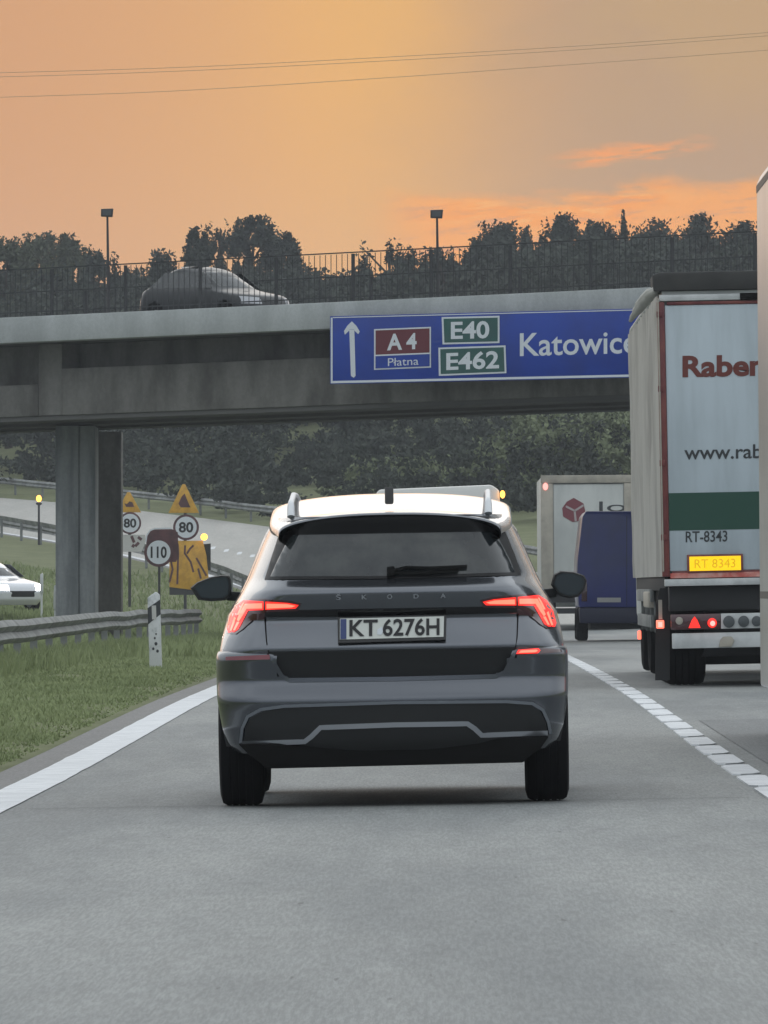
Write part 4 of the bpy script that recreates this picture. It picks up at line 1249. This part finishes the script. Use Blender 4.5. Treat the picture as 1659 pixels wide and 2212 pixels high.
slab(bo, [(714.5, sg_bot(713) - 6), (XR - 2, sg_bot(XR) - 6), (XR - 2, sg_bot(XR) - 1), (714.5, sg_bot(713) - 1)], 0.0005, 0.006)
slab(bo, [(714.5, sg_top(713) + 2), (718.5, sg_top(713) + 2), (718.5, sg_bot(713) - 6.2), (714.5, sg_bot(713) - 6.2)], 0.0005, 0.006)
slab(bo, [(718.7, sg_top(713) + 1), (XR - 2, sg_top(XR) + 1), (XR - 2, sg_top(XR) + 3), (718.7, sg_top(713) + 3)], 0.0005, 0.006)
bo.build('border', M['sign_white'], sg_root)
ar = MB()
slab(ar, [(754.5, 712), (765.5, 712), (768, 812), (764, 816), (758, 812)], 0.0005, 0.006)
slab(ar, [(760, 694), (770, 704), (777, 716), (774, 722), (765.6, 714), (765.5, 711.5), (754.5, 711.5), (754.4, 714), (745, 723), (743, 715), (750, 704)], 0.0005, 0.006)
ar.build('arrow', M['sign_white'], sg_root)
def panel(poly, mat, name, wdt, o=0.0008, midline=None):
    pb = slab(MB(), poly, o, o + 0.006).build(name, M['sign_white'], sg_root)
    cx_ = sum(p[0] for p in poly) / 4; cy_ = sum(p[1] for p in poly) / 4
    hw = (max(p[0] for p in poly) - min(p[0] for p in poly)) / 2; hh = (max(p[1] for p in poly) - min(p[1] for p in poly)) / 2
    inner = [(cx_ + (p[0] - cx_) * (1 - wdt / hw), cy_ + (p[1] - cy_) * (1 - wdt / hh)) for p in poly]
    slab(MB(), inner, o + 0.0065, o + 0.011).build('panel_face', mat, pb)
    return pb, inner
ap, _ = panel([(808, 711), (931, 706), (931, 794), (808, 799)], M['sign_maroon'], 'motorway_panel', 3.2)
slab(MB(), [(811, 769), (928, 764), (928, 791), (811, 796)], 0.013, 0.016).build('toll_strip', M['sign_blue'], ap)
slab(MB(), [(809, 766.5), (930, 761.5), (930, 764.5), (809, 769.5)], 0.013, 0.017).build('divider', M['sign_white'], ap)
e1, _ = panel([(954, 685), (1079, 682), (1079, 741), (956, 744)], M['sign_green'], 'route_panel', 4.0)
e2, _ = panel([(947, 751), (1092, 746), (1094, 806), (948, 812)], M['sign_green'], 'route_panel', 4.0)
def sg_text(s, px0, px1, pb0, pt0, pb1, pt1, wgt, off, parent, name, mat=None):
    mb = MB()
    def fn(uu, vv):
        b = pb0 + (pb1 - pb0) * uu; t_ = pt0 + (pt1 - pt0) * uu
        return sg_pt(px0 + (px1 - px0) * uu, b + (t_ - b) * vv, off)
    add_text(mb, s, fn, wgt)
    return mb.build(name, mat or M['sign_white'], parent, smooth=0, recalc=False)
sg_text('A 4', 836, 900, 757, 721, 754, 719, 0.03, 0.016, ap, 'route_number')
sg_text('P\u0142atna', 838, 904, 791, 774, 788, 771, 0.0, 0.0195, ap, 'toll_word')
sg_text('E40', 974, 1057, 733, 695, 731, 693, 0.025, 0.016, e1, 'route_number')
sg_text('E462', 964, 1078, 800, 762, 796, 757, 0.025, 0.016, e2, 'route_number')
kx = (1360 - 1123) / text_width('Katowic', 0.012) * 0.93
sg_text('Katowice', 1123, 1123 + kx * text_width('Katowice', 0.012), 770, 720, 763, 713, 0.012, 0.0015, sg_root, 'town_name')
bk = MB()
for pxv in (770, 950, 1130, 1310):
    slab(bk, [(pxv, sg_top(pxv) + 10), (pxv + 8, sg_top(pxv) + 10), (pxv + 8, sg_bot(pxv) - 10), (pxv, sg_bot(pxv) - 10)], -0.305, -0.1005)
bk.build('brackets', M['galv'], sg_root)

# ------------------------------------------------------------------ guardrails
def guardrail(name, path, label, beam_h=0.31, top=0.75, post_step=4.0, face=1, topf=None):
    """path: list of (X, Y); W-profile beam with posts"""
    z0 = ground_z(*path[0])
    root = thing(name, (path[0][0], path[0][1], z0), label, 'guardrail')
    P0 = root.location
    prof = [(0.0, 0.0), (0.045, 0.03), (0.075, 0.07), (0.045, 0.11), (0.0, 0.15), (0.045, 0.19), (0.075, 0.23), (0.045, 0.27), (0.0, beam_h)]
    mb = MB()
    for X, Yv in path:
        gz = ground_z(X, Yv)
        tt = topf(Yv) if topf else top
        wv_ = 0.03 * noise.noise(Vector((Yv * 0.16, 7.0, 0)))
        for a, b in prof:
            mb.v.append((X + face * a - P0.x + wv_, Yv - P0.y, gz + tt - beam_h + b - P0.z + wv_))
    n = len(prof)
    for i in range(len(path) - 1):
        for k in range(n - 1):
            mb.f.append((i * n + k, i * n + k + 1, (i + 1) * n + k + 1, (i + 1) * n + k))
    mb.build('beam', M['galv'], root, smooth=40, recalc=False)
    acc = 0.0
    first = None
    for i in range(1, len(path)):
        acc += math.hypot(path[i][0] - path[i - 1][0], path[i][1] - path[i - 1][1])
        if acc >= post_step:
            acc = 0
            X, Yv = path[i]
            loc = (X - P0.x - face * 0.06, Yv - P0.y, ground_z(X, Yv) - P0.z)
            if first is None:
                first = MB().box(-0.05, 0.05, -0.03, 0.03, -0.3, (topf(Yv) if topf else top) - 0.1).build('post', M['galv'], root)
                first.location = loc
            else:
                q = first.copy(); COL.objects.link(q); q.parent = root; q.location = loc
    return root
guardrail('guardrail', [(-5.75 + 0.25 * sst(Yv, 120, 180), Yv) for Yv in frange(96, 186, 1.5)], 'weathered steel guardrail along the grass median in front of the bridge pier', topf=lambda Yv: 0.60 + 0.16 * sst(Yv, 96, 180))
guardrail('guardrail', [(curve(Yv) - 3.6, Yv) for Yv in frange(262, 372, 2.0)], 'far guardrail climbing the bend beyond the bridge pier', top=0.85, beam_h=0.42)
guardrail('guardrail', [(curve(Yv) + 9.6, Yv) for Yv in frange(300, 430, 2.0)], 'guardrail on the outer side of the far uphill bend', face=-1)

# ------------------------------------------------------------------ delineators
def delineator(px, py0, py1, Yv, wpx, label, lean=0.0, marks=True):
    s = F / Yv
    b = at(px, py1, Yv)
    gz = ground_z(b.x, Yv)
    root = thing('delineator_post', (b.x, Yv, b.z), label, 'marker post', 'white marker posts on the grass', rot=(0, lean, 0))
    h = (py1 - py0) / s; hw = wpx / s / 2
    MB().prism([(-hw, 0), (hw, 0), (hw * 0.98, h * 0.96), (hw * 0.4, h), (-hw * 0.98, h * 0.93)], -0.05, 0.05).build('post', M['post_white'], root, bevel=0.012)
    if gz < b.z:
        MB().prism([(-hw * 0.6, gz - b.z - 0.2), (hw * 0.6, gz - b.z - 0.2), (hw * 0.6, 0.001), (-hw * 0.6, 0.001)], -0.04, 0.04).build('foot', M['post_white'], root)
    if marks:
        MB().prism([(-hw * 1.02, h * 0.60), (hw * 1.02, h * 0.72), (hw * 1.02, h * 0.90), (-hw * 1.02, h * 0.80)], -0.054, 0.054).build('black_band', M['ink_soft'], root)
        MB().box(-hw * 0.35, hw * 0.35, -0.058, -0.0545, h * 0.66, h * 0.83).build('reflector', M['board_white'], root)
        k = MB()
        for i, (dx_, dz_, r_) in enumerate(((0.1, 0.36, .25), (-0.2, 0.30, .2), (0.25, 0.27, .22), (0.0, 0.43, .16), (0.15, 0.48, .14))):
            k.disc(dx_ * hw * 1.5, dz_ * h, r_ * hw, r_ * hw * 1.2, -0.0535, -0.0505, 8)
        k.build('dirt_spots', M['ink_soft'], root)
    return root
delineator(337, 1278, 1454, 108.0, 27, 'white marker post with black band standing in the near grass', -0.03)
delineator(90, 1238, 1282, 214.0, 7, 'thin white marker post left of the pier, the smaller of two', 0, False)
delineator(120, 1262, 1316, 205.0, 10, 'white marker post just left of the pier foot, the larger of two', 0.03, False)

# ------------------------------------------------------------------ traffic signs in the median
def sign_root(name, px, Yv, label, cat='road sign', group=None):
    X = (px - VPX) * Yv / F
    z = ground_z(X, Yv)
    return thing(name, (X, Yv, z), label, cat, group)
def sp_fn(root):
    Yv = root.location.y
    return lambda px, py: ((px - VPX) * Yv / F - root.location.x, EYE + (VPY - py) * Yv / F - root.location.z)
def disc_sign(root, q, px, py, ro, ri, txt, y0=-0.03, txw=0.68, txh=0.5):
    Yv = root.location.y; s = F / Yv
    c = q(px, py)
    pt = MB().disc(c[0], c[1], ro / s, ro / s, y0 - 0.02, y0, 36).build('plate', M['sign_brown'], root)
    MB().disc(c[0], c[1], ri / s, ri / s, y0 - 0.026, y0 - 0.0205, 36).build('face', M['sign_white'], pt)
    tmb = MB()
    hw, hh = ri / s * txw, ri / s * txh
    add_text(tmb, txt, lambda uu, vv: (c[0] + hw * (2 * uu - 1), y0 - 0.030, c[1] + hh * (2 * vv - 1)), 0.028)
    tmb.build('number', M['ink'], pt, smooth=0, recalc=False)
r110 = sign_root('speed_limit_sign', 344, 214.0, 'round 110 speed limit sign with maroon backing board in the median')
q = sp_fn(r110)
MB().box(-0.03, 0.03, -0.03, 0.03, -0.3, q(0, 1180)[1]).build('pole', M['dark_steel'], r110)
bb = [q(316, 1186), q(316, 1160), q(322, 1148), q(334, 1143.5), q(372, 1143), q(384, 1150), q(386, 1200), q(380, 1214), q(330, 1214), q(320, 1204)]
bkb = MB().prism(bb, 0.031, 0.05).build('backing_board', M['sign_brown'], r110)
bed = [q(*p) for p in ((315, 1170), (317, 1157), (324, 1146), (335, 1141.5), (371, 1141))]
MB().prism(strip(bed, 0.035), 0.029, 0.052).build('board_edge', M['sign_white'], bkb)
disc_sign(r110, q, 343, 1193, 31.5, 25.5, '110')

def work_sign(px, Yv, label, tri, dsc, num, board):
    r = sign_root('roadworks_sign', px, Yv, label, 'road sign', 'yellow roadworks signs in the median')
    q = sp_fn(r)
    c0 = tri
    po = MB()
    po.box(-0.045, 0.045, 0.0, 0.06, -0.3, q(0, tri[1])[1] - 0.1)
    po.build('pole', M['dark_steel'], r)
    cx_, ty, by, hw = tri
    tp_ = MB().prism([q(cx_ - hw, by), q(cx_ + hw, by), q(cx_ + 3, ty), q(cx_ - 3, ty)], -0.03, -0.003).build('warning_triangle', M['sign_yellow'], r, bevel=0.008)
    MB().prism([q(cx_ - hw * 0.2, by - 12), q(cx_ + hw * 0.45, by - 12), q(cx_ + hw * 0.3, by - 22), q(cx_ + 2, ty + 20), q(cx_ - 4, ty + 26), q(cx_ - hw * 0.35, by - 20)], -0.035, -0.0305).build('symbol', M['sign_brown'], tp_)
    disc_sign(r, q, dsc[0], dsc[1], dsc[2], dsc[3], num)
    return r, q
r1, q = work_sign(400, 262.0, 'taller roadworks sign, yellow triangle over speed disc over yellow lane board', (397, 1046, 1108, 33), (402, 1139, 28, 23), '80', None)
yb_ = MB().prism([q(366, 1168), q(438, 1168), q(446, 1200), q(452, 1262), q(420, 1275), q(366, 1268)], -0.02, 0.0).build('lane_board', M['sign_yellow'], r1, bevel=0.006)
mk = MB()
for path in ([(384, 1175), (385, 1195), (383, 1262)], [(368, 1205), (373, 1230), (366, 1258)], [(400, 1178), (399, 1195), (412, 1214), (418, 1236)], [(418, 1178), (410, 1186), (404, 1196)], [(424, 1205), (436, 1226), (446, 1244)], [(428, 1228), (434, 1250)]):
    mk.prism(strip([q(*p) for p in path], 0.06), -0.026, -0.0205)
mk.build('lane_arrows', M['sign_brown'], yb_)
MB().prism([q(436, 1176), q(455, 1174), q(455, 1232), q(448, 1232)], 0.0205, 0.08).build('battery_box', M['plastic'], r1)
c = q(441, 1160)
MB().disc(c[0], c[1], 0.105, 0.105, -0.08, 0.02, 20).build('warning_lamp', M['amber_lit'], r1)
MB().prism([q(405, 1168), q(436, 1168), q(436, 1176), q(405, 1176)], 0.001, 0.02).build('lamp_arm', M['dark_steel'], r1)
MB().prism([q(366, 1268), q(420, 1275), q(420, 1285), q(366, 1285)], 0.001, 0.06).build('board_foot', M['dark_steel'], r1)
r2, q = work_sign(280, 268.0, 'roadworks sign half hidden behind the bridge pier, yellow triangle over speed disc', (278, 1063, 1107, 27), (281, 1130, 24, 20), '80', None)
wb = MB().prism([q(262, 1155), q(314, 1155), q(314, 1172), q(306, 1192), q(262, 1192)], -0.02, 0.0).build('lane_board', M['board_white'], r2)
mk = MB()
for path in ([(284, 1158), (290, 1172)], [(298, 1160), (306, 1166)], [(292, 1180), (300, 1172)], [(286, 1182), (290, 1176)]):
    mk.prism(strip([q(*p) for p in path], 0.09), -0.026, -0.0205)
mk.build('lane_marks', M['sign_brown'], wb)
# a lone warning lamp on the left
wl = sign_root('warning_light', 84, 330.0, 'amber warning light glowing far left of the pier', 'lamp')
q = sp_fn(wl)
MB().box(-0.04, 0.04, -0.04, 0.04, -0.3, q(0, 1085)[1]).build('pole', M['dark_steel'], wl)
c = q(84, 1077)
MB().disc(c[0], c[1], 0.10, 0.13, -0.08, 0.08, 20).build('lamp', M['amber_lit'], wl, bevel=0.03)
MB().disc(c[0], c[1] - 0.2, 0.12, 0.06, -0.06, 0.06, 12).build('lamp_base', M['dark_steel'], wl)

# ------------------------------------------------------------------ floodlight masts on the bridge
def mast(px, pyt, d, label):
    for Yv in frange(185, 205, 0.05):
        X = (px - VPX) * Yv / F
        dd = -(Vector((X, Yv, 0)) - BR).dot(BN)
        if dd >= d: break
    s = F / Yv
    t = (Vector((X, Yv, 0)) - BR).dot(BU)
    base = ZT - 0.22 + GR * t
    top = EYE + (VPY - pyt) / s
    root = thing('floodlight_mast', (X, Yv, base), label, 'lamp post', 'floodlight masts on the bridge')
    h = top - base
    MB().tube([(0.04, 0, 0), (0.02, 0, h * 0.5), (0.0, 0, h)], [0.045, 0.035, 0.025], 8).build('pole', M['dark_steel'], root)
    MB().prism([(-0.15, h), (0.12, h - 0.01), (0.14, h + 0.19), (-0.15, h + 0.18)], -0.06, 0.08).build('lamp_head', M['dark_steel'], root, bevel=0.015)
    MB().box(-0.11, 0.09, -0.066, -0.0605, h + 0.03, h + 0.15).build('lamp_glass', M['lamp_grey'], root)
mast(232, 468, 11.2, 'slim floodlight mast above the trees at the left end of the bridge')
mast(944, 471, 11.2, 'slim floodlight mast on the bridge above the direction sign')

# ------------------------------------------------------------------ overhead cables
def cable(pts, Yv, label):
    p = pch([a for a, _ in pts], [b for _, b in pts])
    pos = [at(x, p(x), Yv + (x - 830) * 0.01) for x in range(-240, 1941, 60)]
    o = MB().tube(pos, 0.012, 6).build('overhead_cable', M['wire'], None, smooth=80)
    tag(o, label, 'cable', 'power cables across the sky')
cable([(-240, 162), (0, 157), (350, 147), (950, 117), (1300, 96), (1660, 70), (1940, 47)], 330, 'topmost of the three power cables across the sky')
cable([(-240, 171), (0, 166), (350, 155), (950, 125), (1300, 104), (1660, 77), (1940, 54)], 332, 'middle power cable just under the topmost one')
cable([(-240, 217), (0, 210), (300, 200), (850, 167), (1200, 142), (1660, 108), (1940, 84)], 325, 'lowest of the three power cables across the sky')

# ------------------------------------------------------------------ trees
def crown_pts(mb, cx, cy, cz, rx, ry, rz, clumps, per, size, seed, pointy=0.0, zmax=1e9, sprays=True):
    rg = random.Random(seed)
    for c in range(clumps):
        while True:
            a = Vector((rg.uniform(-1, 1), rg.uniform(-1, 1), rg.uniform(-1, 1)))
            if 0.15 < a.length < 1: break
        a = a.normalized() * (a.length ** 0.45)
        k = 1 - pointy * (a.z * 0.5 + 0.5)
        c0 = Vector((cx + a.x * rx * k, cy + a.y * ry * k, cz + a.z * rz * 0.74))
        sp_ = rg.uniform(0.08, 0.22)
        up_ = 1.0
        if sprays and rg.random() < 0.45:
            sp_ *= 0.5; up_ = rg.uniform(1.8, 3.4)
        for i in range(per):
            d = Vector((rg.gauss(0, 1) * rx * sp_, rg.gauss(0, 1) * ry * sp_, (abs(rg.gauss(0, 1)) * 1.1 - 0.4) * rz * sp_ * up_))
            p = c0 + d
            if p.z > zmax - rg.random() ** 2 * rz * 0.12: continue
            s = size * rg.uniform(0.5, 1.3)
            n_ = Vector((rg.uniform(-1, 1), rg.uniform(-1, 1), rg.uniform(-0.6, 1))).normalized()
            t1 = n_.orthogonal().normalized(); t2 = n_.cross(t1)
            an_ = rg.uniform(0, 6.28)
            e1_ = (t1 * math.cos(an_) + t2 * math.sin(an_)) * s; e2_ = (t2 * math.cos(an_) - t1 * math.sin(an_)) * s * 0.55
            mb.add([p - e1_, p - e2_ * 0.9, p + e1_, p + e2_], [(0, 1, 2, 3)])
def tree(px, top, wpx, Yv, label, mat, pointy=0.0, clumps=26, per=46, size=0.34, seed=0, low=None, group='trees along the skyline'):
    s = F / Yv
    X = (px - VPX) / s
    gz = ground_z(X, Yv)
    H = EYE + (VPY - top) / s - gz
    rx = wpx / s / 2
    root = thing('tree', (X, Yv, gz), label, 'tree', group)
    rz = min(H * 0.42, max(rx * 1.5, 2.6)) if low is None else (H - low) / 2
    t = MB()
    rg = random.Random(seed + 99)
    t.tube([(0, 0, -0.5), (0.1, 0, H * 0.35), (rg.uniform(-.3, .3), 0, H * 0.65), (rg.uniform(-.2, .2), 0, H * 0.92)], [0.22, 0.17, 0.10, 0.03], 7)
    for k in range(6):
        a = rg.uniform(0, 6.28); z0 = H * rg.uniform(0.35, 0.7)
        t.tube([(0, 0, z0), (math.cos(a) * rx * 0.4, math.sin(a) * rx * 0.4, z0 + rz * 0.3), (math.cos(a) * rx * 0.8, math.sin(a) * rx * 0.8, z0 + rz * 0.6)], [0.07, 0.05, 0.02], 5)
    t.build('trunk', M['bark'], root, smooth=60)
    cm = MB()
    crown_pts(cm, 0, 0, H - rz * 0.97, rx * 0.92, rx * 0.92, rz * 0.95, clumps, per, size, seed, pointy, H)
    cm.build('crown', mat, root, smooth=0, recalc=False)
    return root
fo, fv, fg = M['foliage'], M['foliage_olive'], M['foliage_green']
skyline = [
    (18, 508, 130, 'bushy tree at the left edge of the frame above the bridge', fv, 0.1),
    (92, 498, 120, 'bushy rounded tree second from the left edge of the frame', fv, 0.0),
    (160, 503, 100, 'feathery tree just left of the left floodlight mast', fv, 0.1),
    (220, 535, 100, 'low tree right behind the left floodlight mast', fo, 0.2),
    (350, 538, 90, 'small pointed tree between the left mast and the airy tall tree', fo, 0.5),
    (424, 476, 66, 'airy narrow tree with gaps, left of the tall pair', fo, 0.1),
    (470, 468, 52, 'narrow upright tree between the airy tree and the broad dense one', fo, 0.1),
    (550, 464, 120, 'broad dense tall tree above the car on the bridge', fo, 0.1),
    (622, 500, 76, 'tree leaning on the right side of the broad dense tall tree', fo, 0.1),
    (845, 512, 170, 'low domed tree left of the right floodlight mast', fo, 0.1),
    (950, 530, 120, 'low tree at the foot of the right floodlight mast', fo, 0.2),
    (1030, 512, 70, 'small ragged tree right of the right floodlight mast', fo, 0.4),
    (1086, 474, 80, 'square-topped tree with flat crown right of the mast', fo, 0.0),
    (1136, 478, 44, 'slim pointed tree beside the square-topped one', fo, 0.6),
    (1214, 456, 104, 'tree with two pointed tips above the town name on the sign', fo, 0.5),
    (1292, 474, 90, 'rounded tree between the two-tipped tree and the thin spire', fo, 0.2),
    (1347, 452, 30, 'thin spire-shaped tree standing above the treeline', fo, 0.8),
    (1412, 470, 110, 'broad tree above the left end of the lorry roof', fo, 0.2),
    (1512, 456, 120, 'tallest of the trees above the lorry roof', fo, 0.3),
    (1600, 474, 100, 'tree above the lorry roof next to the silver flank', fo, 0.4)]
for i, (px, top, wpx, lab, mt, po_) in enumerate(skyline):
    big = wpx > 60
    wpx *= 1.25 if px > 1000 and big else 1.0
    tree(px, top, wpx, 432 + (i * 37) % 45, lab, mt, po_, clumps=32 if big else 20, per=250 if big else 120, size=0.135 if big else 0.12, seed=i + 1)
# the wood behind as one mass
wd = MB()
rg = random.Random(11)
def sky_at(px):
    pts = [(-200, 530), (60, 545), (200, 568), (300, 575), (400, 570), (640, 560), (720, 590), (800, 560), (960, 560), (1050, 522), (1200, 496), (1350, 490), (1640, 488), (1900, 490)]
    return float(np.interp(px, [a for a, _ in pts], [b for _, b in pts]))
for i in range(350):
    Yv = rg.uniform(396, 540)
    px = rg.uniform(-160, 1800)
    s = F / Yv
    X = (px - VPX) / s
    if -16 < X - curve(Yv) < 12: continue
    gz = ground_z(X, Yv)
    top = sky_at(px) + rg.uniform(0, 110) * (1 if rg.random() < 0.7 else 2.4)
    H = EYE + (VPY - top) / s - gz
    if H < 2.5: continue
    rx = rg.uniform(2.2, 3.6)
    crown_pts(wd, X, Yv, gz + H * 0.52, rx, rx, H * 0.50, 22, 115, 0.165, 500 + i, rg.uniform(0, 0.4), gz + H)
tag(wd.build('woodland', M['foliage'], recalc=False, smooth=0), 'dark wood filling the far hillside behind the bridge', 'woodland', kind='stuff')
# undergrowth at the foot of the wood, paler scrub to the right
ug = MB()
for i in range(200):
    Yv = rg.uniform(340, 404)
    px = rg.uniform(-150, 1800)
    s = F / Yv
    X = (px - VPX) / s
    if -14 < X - curve(Yv) < 9.9: continue
    gz = ground_z(X, Yv)
    h = rg.uniform(1.2, 3.4)
    crown_pts(ug, X, Yv, gz + h * 0.5, rg.uniform(1.2, 2.2), 1.5, h * 0.55, 8, 90, 0.13, 900 + i)
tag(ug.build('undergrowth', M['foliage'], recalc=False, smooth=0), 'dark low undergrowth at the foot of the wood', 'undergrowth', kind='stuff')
scr = MB()
for i in range(150):
    Yv = rg.uniform(352, 396)
    px = rg.uniform(770, 1560)
    s = F / Yv
    X = (px - VPX) / s
    gz = ground_z(X, Yv)
    tops = float(np.interp(px, [770, 850, 950, 1050, 1150, 1400, 1600], [1010, 985, 965, 925, 880, 860, 860]))
    top = tops + rg.uniform(0, 110)
    H = EYE + (VPY - top) / s - gz
    if H < 1: continue
    rx = rg.uniform(1.3, 2.4)
    crown_pts(scr, X, Yv, gz + H * 0.5, rx, rx, H * 0.5, 14, 130, 0.125, 1300 + i)
tag(scr.build('shrubbery', M['foliage_green'], recalc=False, smooth=0), 'paler green scrub on the slope under the right half of the bridge', 'shrubs', kind='stuff')

# ------------------------------------------------------------------ evening haze
hz = MB().box(-330, 330, -210, 1010, -3.0, 42.0).build('haze', M['bark'], None, smooth=0)
tag(hz, kind='stuff')
hm = bpy.data.materials.new('haze_air')
hm.use_nodes = True
hm.node_tree.nodes.clear()
ho = hm.node_tree.nodes.new('ShaderNodeOutputMaterial')
hv = hm.node_tree.nodes.new('ShaderNodeVolumePrincipled')
hv.inputs['Color'].default_value = (0.86, 0.90, 0.95, 1)
hv.inputs['Density'].default_value = 0.00029
hm.node_tree.links.new(hv.outputs[0], ho.inputs['Volume'])
hz.data.materials.clear()
hz.data.materials.append(hm)
